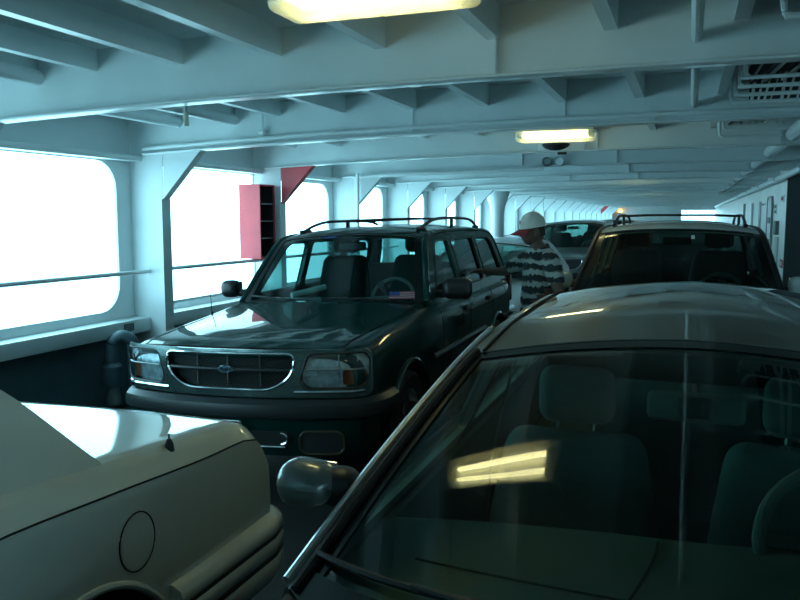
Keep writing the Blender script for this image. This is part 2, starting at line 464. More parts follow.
pipe('riser_pipe', [(-4.93, 11.35, 0.0), (-4.93, 11.35, 2.2), (-4.88, 11.32, 2.33), (-4.7, 11.32, 2.38), (-2.0, 11.32, 2.44)], .03, 'vertical pipe bending under the ceiling beyond the red bracket', 'pipe', M_SHIPW)
pipe('riser_pipe', [(-4.84, 11.2, 0.0), (-4.84, 11.2, 2.42)], .028, 'straight vertical pipe beyond the red bracket', 'pipe', M_SHIPW)
m = MB(); m.lathe([(.17, 0), (.17, 1.8), (.19, 2.0), (.30, 2.35), (.32, 2.42)], (-4.72, 20.1, fz(4.7)), n=24)
tag(m.build('round_column', M_SHIPW), 'white round column flaring out at its top by the windows', 'column')

# cable ladder with bent conduits, upper right, between the first beams
def tray(y0, y1, z, x0, label, small=False):
    t = thing('cable_tray', label, 'cable tray', (x0, (y0 + y1) / 2, z), group='cable trays over the right lane')
    L = 1.2 if not small else .62; hw = (y1 - y0) / 2
    for k in range(4 if not small else 2):
        yy = -hw + .03 + (2 * hw - .06) * k / (3 if not small else 1)
        zz = -.02 - .012 * k
        m = MB(); m.tube(spline([(.06 - .015 * k, yy, .20), (.06 - .015 * k, yy, zz + .05), (.085 - .015 * k, yy, zz + .008), (.13, yy, zz), (L, yy, zz)], 5), .014, 8)
        m.build('conduit', M_SHIP, t)
    for k in range(18 if not small else 7):
        xx = .16 + k * (.058 if not small else .06) + random.uniform(-.012, .012); wd = random.choice((.010, .014, .022))
        m = MB(); m.box(xx, xx + wd, -hw + .02, hw - .02, .085, .10, fn=lambda X, Y, Z, q=random.uniform(-.06, .06): (X + q * Y / hw, Y, Z)); m.build('cable', random.choice((M_SHIP, M_SHIP, M_BLACK)), t)
    m = MB(); m.box(.12, L, -hw, hw, .15, .155); m.build('gap_shade', M_DARK, t)  # dark sheet put in for the shade between the conduits
    if not small:
        m = MB(); m.box(.14, L, hw - .03, hw - .025, -.05, .15); m.build('rear_gap_shade', M_DARK, t)  # upright dark sheet, the shade behind the cables put into its colour
        for k in range(20):
            xx = .16 + k * .05 + random.uniform(-.01, .01); wd = random.choice((.010, .016, .022))
            m = MB(); m.box(xx, xx + wd, hw - .045, hw - .031, -.05, .15, fn=lambda X, Y, Z, q=random.uniform(.1, .3): (X + q * (Z - .05), Y, Z)); m.build('cable', M_SHIP, t)
    for q in (-hw - .006, hw): m = MB(); m.box(.02, L, q, q + .006, .06, .155); m.build('side_rail', M_SHIP, t)
    return t
tray(5.55, 6.50, 2.66, .24, 'nearer cable tray with bent pipes at upper right')
tray(2.9, 3.85, 2.66, .33, 'cable tray cut by the top right corner of the photo')
tray(8.0, 8.6, 2.58, .20, 'farther low cable tray over the right lane', True)

# things on the window side
t = thing('locker_cabinet', 'red open fronted cabinet with dark shelves beside the square window', 'cabinet', (XW + .03, 8.64, 1.22))
m = MB(); m.box(0, .30, 0, .02, 0, .94); m.box(0, .30, .36, .38, 0, .94); m.box(0, .30, .02, .36, 0, .02); m.box(0, .30, .02, .36, .92, .94); m.box(0, .02, .02, .36, .02, .92)
m.build('body', M_RED, t, smooth=False)
m = MB(); m.box(.02, .285, .02, .03, .02, .92); m.box(.02, .285, .35, .36, .02, .92); m.box(.02, .03, .03, .35, .02, .92); m.build('lining', M_DARK, t, smooth=False)
for z in (.25, .47, .69):
    m = MB(); m.box(.03, .28, .03, .35, z, z + .015); m.build('shelf', M_STEEL, t)

t = thing('gooseneck_vent', 'dark gooseneck air pipe standing against the bulwark', 'vent', (-5.10, 6.06, fz(-5.1)), (0, 0, math.radians(-50)))
m = MB(); m.tube(spline([(0, -.10, .44), (0, -.10, .62), (0, -.085, .70), (0, 0, .755), (0, .085, .70), (0, .10, .62), (0, .10, .50), (0, .10, .12)], 6), .062, 14); m.build('pipe', M_BULW, t)
m = MB(); m.lathe([(.07, .50), (.095, .47), (.10, .30), (.085, .27)], (0, -.10, 0), n=18); m.build('head', M_BULW, t)
m = MB(); m.lathe([(.055, .27), (.06, .20), (.075, .16), (.075, .10), (.03, .07)], (0, -.10, 0), n=16); m.build('float_cage', mat('dull_grey', (.12, .16, .17), .5), t)
m = MB(); m.lathe([(.12, 0), (.12, .03), (.07, .04)], (0, .10, 0), n=16); m.build('flange', M_BULW, t)
t = thing('placard', 'small dark notice plate on the window sill girder', 'sign', (-5.199, 6.28, .62))
m = MB(); m.box(0, .006, -.07, .07, 0, .075); m.build('plate', M_BLACK, t)
m = MB()
for i, z in enumerate((.014, .029, .044, .059)):
    for j in range(6): m.box(.006, .007, -.06 + j * .02, -.06 + j * .02 + .013 - .004 * ((i + j) % 2), z, z + .006)
m.build('print', mat('placard_print', (.35, .42, .42), .6), t)
t = thing('pipe_hanger', 'small light coloured sensor hanging under the first beam at left', 'sensor', (-3.05, YP[6] + .1, 2.33))
m = MB(); m.tube([(0, 0, .0), (0, 0, .09)], .016, 10); m.build('body', mat('sensor_cream', (.5, .5, .42), .5), t)
m = MB(); m.tube([(0, 0, .09), (0, 0, .16)], .008, 8); m.build('stem', M_STEEL, t)

# casing wall fittings: door, plates, notices, pipes
t = thing('casing_door', 'narrow white steel door set in the right side wall', 'door', (XR - .012, 17.7, 0))
m = MB(); m.panel(rrect(-.45, .45, .15, 2.12, .1), [], .014, lambda u, v, w: (-w, u, v)); m.build('leaf', M_SHIPW, t)
m = MB(); m.panel(rrect(-.5, .5, .10, 2.17, .12), [rrect(-.465, .465, .135, 2.135, .1)], .03, lambda u, v, w: (-w, u, v)); m.build('frame', M_STEEL, t)
m = MB(); m.box(-.05, -.015, -.38, -.30, 1.0, 1.1); m.build('handle', M_BLACK, t)
def plate(name, y0, y1, z0, z1, mm, label, cat='sign', th=.012, marks=None, mcol=None):
    m = MB(); m.box(XR - th, XR - (.028 if 'narrow white door' in label and th == .04 else .001 if name == 'doorway_shade' else 0), y0, y1, z0, z1)
    o = tag(m.build(name, mm, smooth=False), label, cat)
    if marks:
        mk = MB(); rows, n = marks
        for r in range(rows):
            zc = z1 - (r + .5) * (z1 - z0) / rows; hh = (z1 - z0) / rows * .28
            for k in range(n):
                ya = lerp(y0, y1, .1 + .8 * k / n); yb2 = lerp(y0, y1, .1 + .8 * (k + .62) / n)
                mk.box(XR - th - .002, XR - th, ya, yb2, zc - hh, zc + hh)
        mk.build('print', mcol, o, smooth=False)
    return o
M_RINK = mat('red_ink', (.45, .07, .08), .6); M_PALE = mat('pale_sign', (.70, .74, .73), .5); M_YEL = mat('yellow_plate', (.50, .38, .06), .5)
M_GPL = mat('grey_green_plate', (.10, .15, .15), .5); M_INK = mat('dark_ink', (.08, .10, .10), .6)
plate('notice', 15.35, 15.85, 2.02, 2.14, M_PALE, 'pale notice with red lettering high on the white side wall', marks=(1, 6), mcol=M_RINK)
plate('notice', 15.1, 15.5, .86, 1.0, M_RINK, 'red notice low on the white side wall near its end', marks=(1, 5), mcol=M_PALE)
plate('switch_box', 16.0, 16.35, 1.42, 1.68, M_GPL, 'grey green box on the white side wall above a pale panel', 'box', .06)
plate('wall_panel', 15.95, 16.4, .35, 1.38, mat('pale_panel', (.5, .57, .58), .5), 'tall pale grey panel on the white side wall', 'panel', .03)
plate('door_plate', 17.45, 17.95, 1.62, 1.74, M_GPL, 'dark upper plate on the narrow white door', th=.04)
plate('door_plate', 17.45, 17.95, 1.12, 1.3, M_GPL, 'dark lower plate on the narrow white door', th=.04)
plate('warning_plate', 17.5, 17.9, .62, .86, M_YEL, 'yellow plate at the bottom of the narrow white door', th=.04)
plate('notice', 19.0, 20.6, 2.0, 2.06, M_PALE, 'faint lettered notice on the wall beyond the narrow door', marks=(1, 9), mcol=M_INK)
plate('notice', 16.5, 16.95, 1.8, 2.0, M_PALE, 'small two line notice between door and red notice', marks=(2, 5), mcol=M_INK)
plate('doorway_shade', 25.6, 26.6, .1, 2.15, M_DARK, 'dark sheet standing in for a shaded open doorway further down the white wall', 'door', .004)  # flat sheet; the opening's shade is only its dark colour
for y, l in ((19.9, 'thin vertical pipe on the wall beyond the narrow door'), (22.3, 'second thin vertical pipe on the white wall')):
    pipe('wall_pipe', [(XR - .04, y, .0), (XR - .04, y, 2.1)], .03, l, 'pipe', M_SHIPW)
t = thing('beacon_lamp', 'small glowing orange lamp at the far end of the deck', 'light', (-4.5, YF - .67, 2.06))
m = MB(); m.lathe([(.10, 0), (.10, .12), (.06, .18), (.01, .2)], (0, 0, 0), n=14); m.build('lens', M_ORANGE, t)
m = MB(); m.box(-.12, .12, -.06, .06, -.05, 0); m.build('base', M_BLACK, t)
# ------------------------------------------------------------------ vehicles (local: x to the viewer's right, y back from the nose, z up)
PROF = [(0, 1), (.45, .998), (.78, .985), (.89, .965), (.95, .925), (.985, .85), (.998, .74), (1, .55), (.99, .34), (.975, .14), (.94, .03), (.86, 0), (.4, 0), (0, 0)]
class Body:
    def __init__(s, L, w, zt, zb, bowF=.15, bowR=.12, prof=PROF):
        s.L = L; s.w = pchip(w); s.zt = pchip(zt); s.zb = pchip(zb); s.bF = bowF; s.bR = bowR
        s.W = max(k[1] for k in w)
        P = [(a, b, 0) for a, b in prof]
        s.prof = [(p[0], p[1]) for p in spline(P, 4)]
    def bow(s, x, y):
        f = max(0, 1 - y / 1.0); r = max(0, 1 - (s.L - y) / .9); q = (abs(x) / s.W) ** 2.2
        return s.bF * q * f - s.bR * q * r
    def sec(s, y):
        w, a, b = s.w(y), s.zt(y), s.zb(y)
        return [(p[0] * w, b + (a - b) * p[1]) for p in s.prof]
    def top_z(s, x, y):
        q = s.sec(y); x = abs(x)
        for i in range(len(q) - 1):
            if q[i + 1][0] >= x:
                t = (x - q[i][0]) / max(1e-6, q[i + 1][0] - q[i][0]); return lerp(q[i][1], q[i + 1][1], t)
            if q[i + 1][0] < q[i][0]: break
        return q[i][1]
    def side_x(s, y, z):
        q = [p for p in s.sec(y) if p[0] > .55 * s.w(y)]
        for i in range(len(q) - 1):
            if q[i][1] >= z >= q[i + 1][1]:
                t = (q[i][1] - z) / max(1e-6, q[i][1] - q[i + 1][1]); return lerp(q[i][0], q[i + 1][0], t)
        return q[0][0] if z > q[0][1] else q[-1][0]
    def build(s, root, paint, axles, rw, cabin, inner=M_INT):
        ys = sorted(set([0, .012, .03, .06, .1, .16, .24, .34] + [round(.34 + k * (s.L - .68) / 34, 4) for k in range(35)] + [s.L - q for q in (0, .012, .03, .06, .1, .16, .24, .34)]))
        n = len(s.prof); vs = []; fs = []
        for y in ys:
            q = s.sec(y)
            ring = q + [(-x, z) for x, z in reversed(q[1:-1])]
            vs += [(x, y + s.bow(x, y), z) for x, z in ring]
        R = 2 * n - 2
        for i in range(len(ys) - 1):
            for k in range(R): fs.append((i * R + k, i * R + (k + 1) % R, (i + 1) * R + (k + 1) % R, (i + 1) * R + k))
        for base in (0, (len(ys) - 1) * R):         # end caps, ladder of quads across
            for k in range(n - 1):
                a, b = base + k, base + k + 1; c, d = base + (R - k) % R, base + (R - k - 1) % R
                f = [a, b, d, c]; f = [v for i, v in enumerate(f) if v not in f[:i]]
                if len(f) > 2: fs.append(tuple(f))
        m = MB(); m.add(vs, fs); o = m.build('body', [paint, inner], root)
        o.data.polygons.foreach_set('material_index', [0] * len(o.data.polygons))
        cut = []
        for ya in axles:
            for sd in (-1, 1):
                c = MB(); c.lathe([(rw, -.01), (rw, .45)] if sd > 0 else [(rw, -.45), (rw, .01)], (sd * (s.W - .30), ya, rw * .86), axis='x', n=36)
                co = c.build('cutter', [M_DARK, M_DARK], None); cut.append(co)
                co.matrix_parent_inverse.identity()
        if cabin:
            y0, y1, hw, z0 = cabin
            c = MB(); c.box(-hw, hw, y0, y1, z0, 3.0); cut.append(c.build('cutter', [M_INT, M_INT], None, smooth=False))
        par = o.parent; o.parent = None
        boolean_cut(o, cut); o.parent = par
        return o
class House:
    # greenhouse surface: centre curve and edge curve share a parameter
    def __init__(s, Cc, E, sx, pz=3.0):
        n = len(Cc); s.n = n - 1; s.sx = sx
        f = lambda L, i: pchip([(k, L[k][i]) for k in range(n)])
        s.cy, s.czz, s.ey, s.ez = f(Cc, 0), f(Cc, 1), f(E, 0), f(E, 1); s.pz = pz
    def __call__(s, q, t, off=0.0):
        def raw(q, t):
            ez = s.ez(t); hw = s.sx(ez)
            return Vector((q * hw, s.cy(t) + (s.ey(t) - s.cy(t)) * q * q, s.czz(t) - (s.czz(t) - ez) * abs(q) ** s.pz))
        p = raw(q, t)
        if off:
            a = raw(q + .01, t) - raw(q - .01, t); b = raw(q, t + .02) - raw(q, t - .02)
            nrm = a.cross(b).normalized(); 
            if nrm.z < 0: nrm = -nrm
            p = p + nrm * off
        return tuple(p)
    def edge(s, t, sd=1, off=0): return s(sd, t, off)
    def patch(s, m, q0, q1, t0, t1, nu=16, nv=14, off=0.0, mi=0):
        return m.grid(lambda u, v: s(lerp(q0, q1, u), lerp(t0, t1, v), off), nu, nv, mi)
    def slab(s, m, q0, q1, t0, t1, th, nu=16, nv=14, off=0.0):
        s.patch(m, q0, q1, t0, t1, nu, nv, off); s.patch(m, q0, q1, t0, t1, nu, nv, off - th)
        for (qa, qb, ta, tb, n) in ((q0, q0, t0, t1, nv), (q1, q1, t0, t1, nv), (q0, q1, t0, t0, nu), (q0, q1, t1, t1, nu)):
            m.grid(lambda u, v: s(lerp(qa, qb, u), lerp(ta, tb, u), off - th * v), n, 1)

def wheel(root, x, y, r, w, sd, rim=M_ALLOY, spokes=5):
    m = MB(); h = w / 2
    m.lathe([(r * .62, -h * .8), (r * .9, -h), (r * .985, -h * .8), (r, -h * .4), (r, h * .4), (r * .985, h * .8), (r * .9, h), (r * .62, h * .8)], (0, 0, 0), axis='x', n=36, cap=False)
    for k in range(36):
        a = 2 * PI * k / 36; m.box(-h * .7, h * .7, -.006, .006, r - .004, r + .004, fn=lambda px, py, pz, a=a: (px, py * math.cos(a) - pz * math.sin(a), py * math.sin(a) + pz * math.cos(a)))
    o = m.build('wheel', M_RUB, root, loc=(x, y, r))
    m = MB(); m.lathe([(r * .63, -h * .75), (r * .66, h * .8), (r * .60, h * .82), (r * .57, h * .3), (r * .2, h * .25), (r * .2, -h * .2), (r * .5, -h * .5)] if sd > 0 else
                      [(r * .63, h * .75), (r * .66, -h * .8), (r * .60, -h * .82), (r * .57, -h * .3), (r * .2, -h * .25), (r * .2, h * .2), (r * .5, h * .5)], (0, 0, 0), axis='x', n=30)
    for k in range(spokes):
        a = 2 * PI * k / spokes
        m.rbox((sd * h * .5, 0, r * .36), (.018, .04, r * .26), .012, n=1, fn=lambda px, py, pz, a=a: (px, py * math.cos(a) - pz * math.sin(a), py * math.sin(a) + pz * math.cos(a)))
    m.build('rim', rim, o)
def seat(root, x, y, z, mt, w=.26, tall=.60, lean=.20, head=True, name='seat', hz=None):
    m = MB()
    m.rbox((x, y, z), (w, .26, .09), .06)
    m.rbox((0, 0, 0), (w, .075, tall / 2), .07, n=4, fn=lambda a, b, c: (x + a * (1 - .18 * max(0, c) / tall * 2), y + .27 + b - .02 * math.cos(a / w * 1.4) + (c + tall / 2) * lean, z + .02 + c + tall / 2))
    o = m.build(name, mt, root)
    if head:
        yt = y + .27 + tall * lean; ztp = z + .02 + tall
        m = MB(); m.rbox((x, yt + .015, ztp + .115), (.125, .055, .095), .053, n=4)
        m.build('headrest', mt, o)
        m = MB()
        for d in (-.06, .06): m.tube([(x + d, yt, ztp - .03), (x + d, yt + .01, ztp + .05)], .006, 8)
        m.build('headrest_post', M_CHROME, o)
    return o
def steering(root, x, y, z, r=.185, tilt=.5):
    def R(a, b, c): return (x + a, y + b * math.cos(tilt) - c * math.sin(tilt) * -1 * 0 + c * math.sin(tilt), z - b * math.sin(tilt) + c * math.cos(tilt))
    m = MB(); m.tube([R(r * math.cos(k * PI / 16), 0, r * math.sin(k * PI / 16)) for k in range(32)], .016, 10, closed=True)
    o = m.build('steering_wheel', M_INTG, root)
    m = MB(); m.rbox((0, 0, 0), (.075, .03, .06), .028, fn=R)
    for dx in (-1, 1): m.rbox((dx * .115, 0, .0), (.06, .012, .016), .01, n=1, fn=R)
    m.rbox((0, 0, -.11), (.02, .012, .07), .01, n=1, fn=R)
    m.build('hub', M_INT, o)
    m = MB(); m.tube([R(0, -.02, 0), R(0, -.30, -.0)], .03, 10); m.build('column', M_INT, o)
    return o
def side_map(sx, sd, off=0.0):
    return lambda u, v, w: (sd * (sx(v) + off - w), u, v)
def seam(m, pts, r=.0035): m.tube(pts, r, 5)

def greenhouse(root, H, tW, tR, windows, belt, paint, gws, gside, roof_th=.035, qg=.93, rail_r=.028, pillar=None, border=.055, rear_tint=False):
    """windscreen t in [0,tW], roof [tW,tR], rear glass [tR,n]"""
    n = H.n
    m = MB(); H.slab(m, -1, 1, tW, tR, roof_th, 24, 30); m2 = m
    roof = m.build('roof', paint, root)
    m = MB(); H.patch(m, -.95, .95, tW + .08, tR - .08, 16, 16, -roof_th - .012); m.build('headliner', M_INTG, roof)
    m = MB(); H.patch(m, -qg, qg, .03, tW - .015, 64, 56, -.008); ws = m.build('windshield', gws, root)
    m = MB()
    b = border
    for (a0, a1, b0, b1) in ((-qg - .01, qg + .01, tW - .11, tW + .02), (-qg - .01, qg + .01, .0, .05), (-qg - .035, -qg + b, .02, tW), (qg - b, qg + .035, .02, tW)):
        H.slab(m, a0, a1, b0, b1, .006, 24 if a1 - a0 > 1 else 4, 24 if b1 - b0 > 1 else 4, -.003)
    m.build('glass_border', M_FRIT, ws)
    m = MB(); H.patch(m, -.92, .92, tR + .03, n - .03, 20, 12, -.006); rg = m.build('rear_window', gside, root)
    m = MB()
    for (a0, a1, b0, b1) in ((-.93, .93, tR - .02, tR + .1), (-.93, .93, n - .1, n), (-.95, -.88, tR, n), (.88, .95, tR, n)):
        H.slab(m, a0, a1, b0, b1, .006, 20 if a1 - a0 > 1 else 3, 10 if b1 - b0 > .5 else 3, -.002)
    m.build('glass_border', M_FRIT, rg)
    # A pillars, roof rails and rear pillars as one run each side
    for sd in (-1, 1):
        m = MB(); N = 60
        m.tube([H(sd * .985, n * k / N, -.012) for k in range(N + 1)], rail_r, 10)
        # rear pillar sheet between rail and glass
        H.slab(m, sd * .915, sd * 1.0, tR, n, .02, 3, 14, .002)
        H.slab(m, sd * max(.955, qg + .03), sd * 1.0, 0, tW, .02, 3, 14, .0)
        m.build('pillar_rail', pillar or paint, root)
        pts = [(H.ey(n * k / N), H.ez(n * k / N)) for k in range(N + 1)]
        out = pts + [(pts[-1][0] - .0, belt(pts[-1][0]) - .05), (pts[0][0], belt(pts[0][0]) - .05)]
        m = MB(); zs = [1.05 + .06 * k for k in range(12)]
        m.panel(out, windows, .04, side_map(H.sx, sd, .004), cu=[pts[0][0] + .25 * k for k in range(1, 14)], cv=zs)
        fr = m.build('side_frame', paint, root, ang=28)
        for wi, wnd in enumerate(windows):
            m = MB(); m.panel(wnd, [], 0, side_map(H.sx, sd, -.014), cv=zs); g = m.build('side_window', G_TINT if (gside is G_SIDE and rear_tint and wi > 0) else gside, root)
            pp = [side_map(H.sx, sd, .001)(a, b, 0) for a, b in dense(wnd, .06)]
            m = MB(); m.tube(pp, .008, 6, closed=True); m.build('window_seal', M_BLACK, g)
    return roof

def side_mirror(root, sd, x, y, z, mt, sx=.10, sz=.075, glassmat=M_CHROME):
    m = MB(); m.rbox((0, 0, 0), (sx, .07, sz), .062, n=4, fn=lambda a, b, c: (x + sd * a * 1.0, y + b * (1 - .25 * a / sx), z + c))
    o = m.build('side_mirror', mt, root)
    m = MB(); m.rbox((x, y + .071, z), (sx * .82, .004, sz * .78), .003, n=1); m.build('mirror_glass', glassmat, o)
    m = MB(); m.rbox((x - sd * (sx + .02), y + .02, z - sz * .5), (.05, .04, .03), .02, n=2); m.build('mirror_arm', M_BLACK, o)
    return o
def wiper(root, H, q0, t0, q1, t1, qp, tp):
    m = MB(); m.tube([H(lerp(q0, q1, k / 14), lerp(t0, t1, k / 14), .012) for k in range(15)], .007, 6)
    m.tube([H(lerp(q0, q1, k / 14), lerp(t0, t1, k / 14), .003) for k in range(15)], .004, 6)
    o = m.build('wiper', M_BLACK, root)
    qm, tm = lerp(q0, q1, .45), lerp(t0, t1, .45)
    m = MB(); m.tube([H(lerp(qp, qm, k / 8), lerp(tp, tm, k / 8), .02 + .015 * math.sin(PI * k / 8)) for k in range(9)], [.011 - .0006 * k for k in range(9)], 8); m.build('wiper_arm', M_BLACK, o)
    return o
def sweep(m, path, prof, mi=0, closed=True):
    # path: (x,y) polyline, profile: (outward, z) polygon
    N = len(path); vs = []; P = len(prof)
    for i, p in enumerate(path):
        a = Vector(path[max(i - 1, 0)]); b = Vector(path[min(i + 1, N - 1)]); t = (b - a).normalized(); nrm = Vector((t.y, -t.x))
        for o, z in prof: vs.append((p[0] + nrm.x * o, p[1] + nrm.y * o, z))
    fs = [(i * P + k, i * P + (k + 1) % P, (i + 1) * P + (k + 1) % P, (i + 1) * P + k) for i in range(N - 1) for k in range(P)]
    fs += [tuple(range(P - 1, -1, -1)), tuple((N - 1) * P + k for k in range(P))]
    return m.add(vs, fs, mi)

# ---------------------------------------------------------------- sport utility vehicles
def make_suv(name, label, cat, loc, rot, paint, gws, gside, interior=M_SEATD, detail=True, rack=True, group=None, mirrors=M_BLACK, rackmat=M_BLACK, pillar=None):
    root = thing(name, label, cat, loc, rot, group)
    L = 4.62
    B = Body(L, [(0, .80), (.03, .835), (.10, .868), (.3, .885), (4.2, .885), (4.5, .872), (4.62, .83)],
             [(0, .94), (.03, .975), (.10, 1.0), (.3, 1.025), (1.0, 1.085), (1.45, 1.125), (2.0, 1.135), (4.4, 1.14), (4.62, 1.10)],
             [(0, .44), (.2, .36), (.6, .33), (4.2, .34), (4.62, .46)], .17, .10)
    axles = (.90, 3.72)
    B.build(root, paint, axles, .42, (1.62, 4.45, .775, .55))
    sx = lambda z: .815 - .30 * (z - 1.14) if z < 1.62 else .671 - .55 * (z - 1.62)
    H = House([(1.40, 1.12), (1.62, 1.36), (1.93, 1.655), (2.25, 1.70), (3.2, 1.72), (4.2, 1.70), (4.46, 1.64), (4.54, 1.40), (4.58, 1.14)],
              [(1.56, 1.12), (1.76, 1.36), (2.02, 1.605), (2.30, 1.645), (3.2, 1.655), (4.12, 1.63), (4.36, 1.57), (4.47, 1.38), (4.53, 1.14)], sx, 2.6)
    wins = [rpoly([(1.80, 1.16), (2.56, 1.16), (2.56, 1.57), (2.17, 1.575)], [.03, .03, .05, .10]),
            rpoly([(2.66, 1.16), (3.44, 1.16), (3.44, 1.57), (2.66, 1.575)], .05),
            rpoly([(3.56, 1.17), (4.32, 1.17), (4.22, 1.51), (4.12, 1.555), (3.56, 1.57)], .06)]
    greenhouse(root, H, 2, 6, wins, lambda y: 1.13, paint, gws, gside, rear_tint=True, pillar=pillar)
    # hood with raised centre, its seams
    def hz(x, y): return B.top_z(x, y) + .004 + .018 * (1 - min(1, abs(x) / .60) ** 4) * min(1, (y - .05) / .3)
    y0, y1 = .05, 1.40
    def hood(u, v):
        x = lerp(-.75, .75, u); x *= (.93 + .07 * v); y = lerp(y0, y1, v); yy = y + .17 * (abs(x) / .885) ** 2.2 * (1 - y)
        return (x, yy + (.10 * (abs(x) / .75) ** 2 * v), hz(x, y))
    m = MB(); m.grid(hood, 26, 22); o = m.build('hood', paint, root)
    m = MB(); m.tube([hood(0, v / 20) for v in range(21)], .004, 5); m.tube([hood(1, v / 20) for v in range(21)], .004, 5); m.tube([hood(u / 20, 0) for u in range(21)], .005, 5)
    m.build('hood_gap', M_SEAM, o)
    m = MB(); m.grid(lambda u, v: (lerp(-.76, .76, u), lerp(1.40, 1.66, v) + .13 * (2 * u - 1) ** 2, 1.118 + .01 * v - .015 * (2 * u - 1) ** 2 + .012), 16, 3); m.build('cowl_panel', M_BLACK, root)
    # front face
    FB = lambda x: .17 * (abs(x) / .885) ** 2.2 + (.9 * max(0, abs(x) - .78) ** 1.2)
    ff = lambda u, v, w: (u, FB(u) - .006 - w - .05 * max(0, .75 - v) * 0 + .10 * max(0, v - .90), v)
    cuts = [-.85 + .05 * k for k in range(35)]
    grl = rpoly([(-.46, .965), (.46, .965), (.43, .83), (.30, .745), (-.30, .745), (-.43, .83)], [.10, .10, .16, .16, .16, .16])
    lamp = lambda sd: [(sd * a, b) for a, b in rpoly([(.525, .955), (.58, .965), (.845, .965), (.868, .92), (.862, .80), (.82, .755), (.51, .755), (.475, .80)], [.05, .05, .03, .05, .05, .04, .05, .06])]
    facia = rpoly([(-.85, .99), (.85, .99), (.878, .95), (.878, .74), (.86, .70), (-.86, .70), (-.878, .74), (-.878, .95)], .03)
    m = MB(); m.panel(facia, [grl, lamp(1), lamp(-1)], .014, ff, cu=cuts); o = m.build('front_fascia', paint if not detail else FASCIA, root)
    m = MB(); m.panel(grl, [], .0, lambda u, v, w: ff(u, v, -.025), cu=cuts); gr = m.build('grille', M_DARK, root)
    m = MB(); m.tube([ff(a, b, .012) for a, b in dense(grl, .03)], .0095, 8, closed=True); m.build('grille_ring', M_CHROME, gr)
    if detail:
        m = MB()
        def inside(a, b):
            h = .47 if b > .83 else lerp(.30, .44, (b - .745) / .085)
            return abs(a) < h - .02 and .75 < b < .96
        for d in (1, -1):
            for k in range(-30, 31):
                seg = []
                for j in range(24):
                    b = .75 + j * .009; a = k * .033 + d * (b - .85) * 1.7
                    if inside(a, b): seg.append(ff(a, b, -.016))
                    elif len(seg) > 1: m.tube(seg[::max(1, len(seg) - 1)] if len(seg) < 3 else seg, .0022, 4); seg = []
                    else: seg = []
                if len(seg) > 1: m.tube(seg, .0022, 4)
        m.build('grille_mesh', mat('grille_dark_metal', (.05, .06, .06), .4, .5), gr)
        m = MB(); m.tube([ff(-.42 + .042 * k, .865, .004) for k in range(21)], .013, 8); m.build('grille_bar', M_BUMP, gr)
        for a in (-.22, 0, .22): m = MB(); m.tube([ff(a, .765, -.01), ff(a, .955, -.01)], .006, 6); m.build('grille_post', mat('grille_post', (.10, .12, .12), .35, .4), gr)
        # oval badge with script
        em = MB(); em.lathe([(.001, -.024), (.90, -.022), (1.0, -.012), (1.0, .0)], (0, 0, 0), axis='y', n=32)
        em.v = [(p[0] * .062, p[1], .868 + p[2] * .026) for p in em.v]; e = em.build('badge', M_CHROME, root)
        em = MB(); em.lathe([(.001, -.0275), (.86, -.0265), (.88, -.020)], (0, 0, 0), axis='y', n=32)
        em.v = [(p[0] * .062, p[1], .868 + p[2] * .026) for p in em.v]; em.build('badge_field', mat('badge_blue', (.10, .19, .26), .25, .2, coat=1), e)
        cu = bpy.data.curves.new('t', 'FONT'); cu.body = 'Ford'; cu.size = .040; cu.shear = .35; cu.extrude = .001; cu.align_x = 'CENTER'; cu.align_y = 'CENTER'; cu.space_character = .92; cu.offset = .0006
        tmp = bpy.data.objects.new('t', cu); C.objects.link(tmp)
        dg = bpy.context.evaluated_depsgraph_get(); me = bpy.data.meshes.new_from_object(tmp.evaluated_get(dg)); bpy.data.objects.remove(tmp)
        me.transform(Matrix.Translation((0, -.0292, .868)) @ Matrix.Rotation(PI / 2, 4, 'X')); me.materials.clear(); me.materials.append(M_CHROME)
        lt = bpy.data.objects.new('badge_script', me); C.objects.link(lt); lt.parent = e
    for sd in (-1, 1):
        lp = lamp(sd)
        m = MB(); m.panel(lp, [], 0, lambda u, v, w: (ff(u, v, 0)[0], ff(u, v, 0)[1] + .030 - .02 * math.sin(min(1, max(0, (v - .77) / .19)) * PI) , v), cu=cuts, cv=[.80, .83, .86, .89, .92]); hl = m.build('headlight', mat('lamp_reflector_bright', (.85, .92, .95), .22, .30, noise=.45, nscale=22), root)
        m = MB(); m.panel(lp, [], .006, lambda u, v, w: ff(u, v, w + .006), cu=cuts); m.build('lens', G_LENS, hl)
        m = MB(); m.panel([(sd * a, b) for a, b in rpoly([(.72, .772), (.82, .775), (.845, .81), (.845, .862), (.72, .862)], .02)], [], .004, lambda u, v, w: ff(u, v, w - .012), cu=cuts); m.build('indicator', M_AMB, hl)
        m = MB()
        m.tube([ff(sd * (.52 + .032 * k), .868, .008) for k in range(11)], .005, 6)
        m.tube([ff(sd * .705, .775, .004), ff(sd * .705, .955, .004)], .004, 6)
        m.build('divider', M_STEEL, hl)
        m = MB(); m.tube([ff(a, b, .012) for a, b in dense(lp, .03)], .006, 6, closed=True); m.build('lamp_rim', M_BLACK if detail else M_STEEL, hl)
        m = MB(); m.tube([ff(sd * (.44 + .040 * k), .735, .010) for k in range(11)], .013, 8); m.build('chrome_strip', M_CHROME, hl)
    # bumpers and valance
    path = [(-.885, .50), (-.885, .36), (-.87, .26)] + [(x, FB(x) * .95 - .0) for x in [-.80 + .08 * k for k in range(21)]] + [(.87, .26), (.885, .36), (.885, .50)]
    m = MB(); sweep(m, path, [(-.02, .575), (.04, .57), (.060, .585), (.066, .62), (.056, .66), (.02, .690), (-.02, .692)]); bm_ = m.build('bumper', M_BUMP, root)
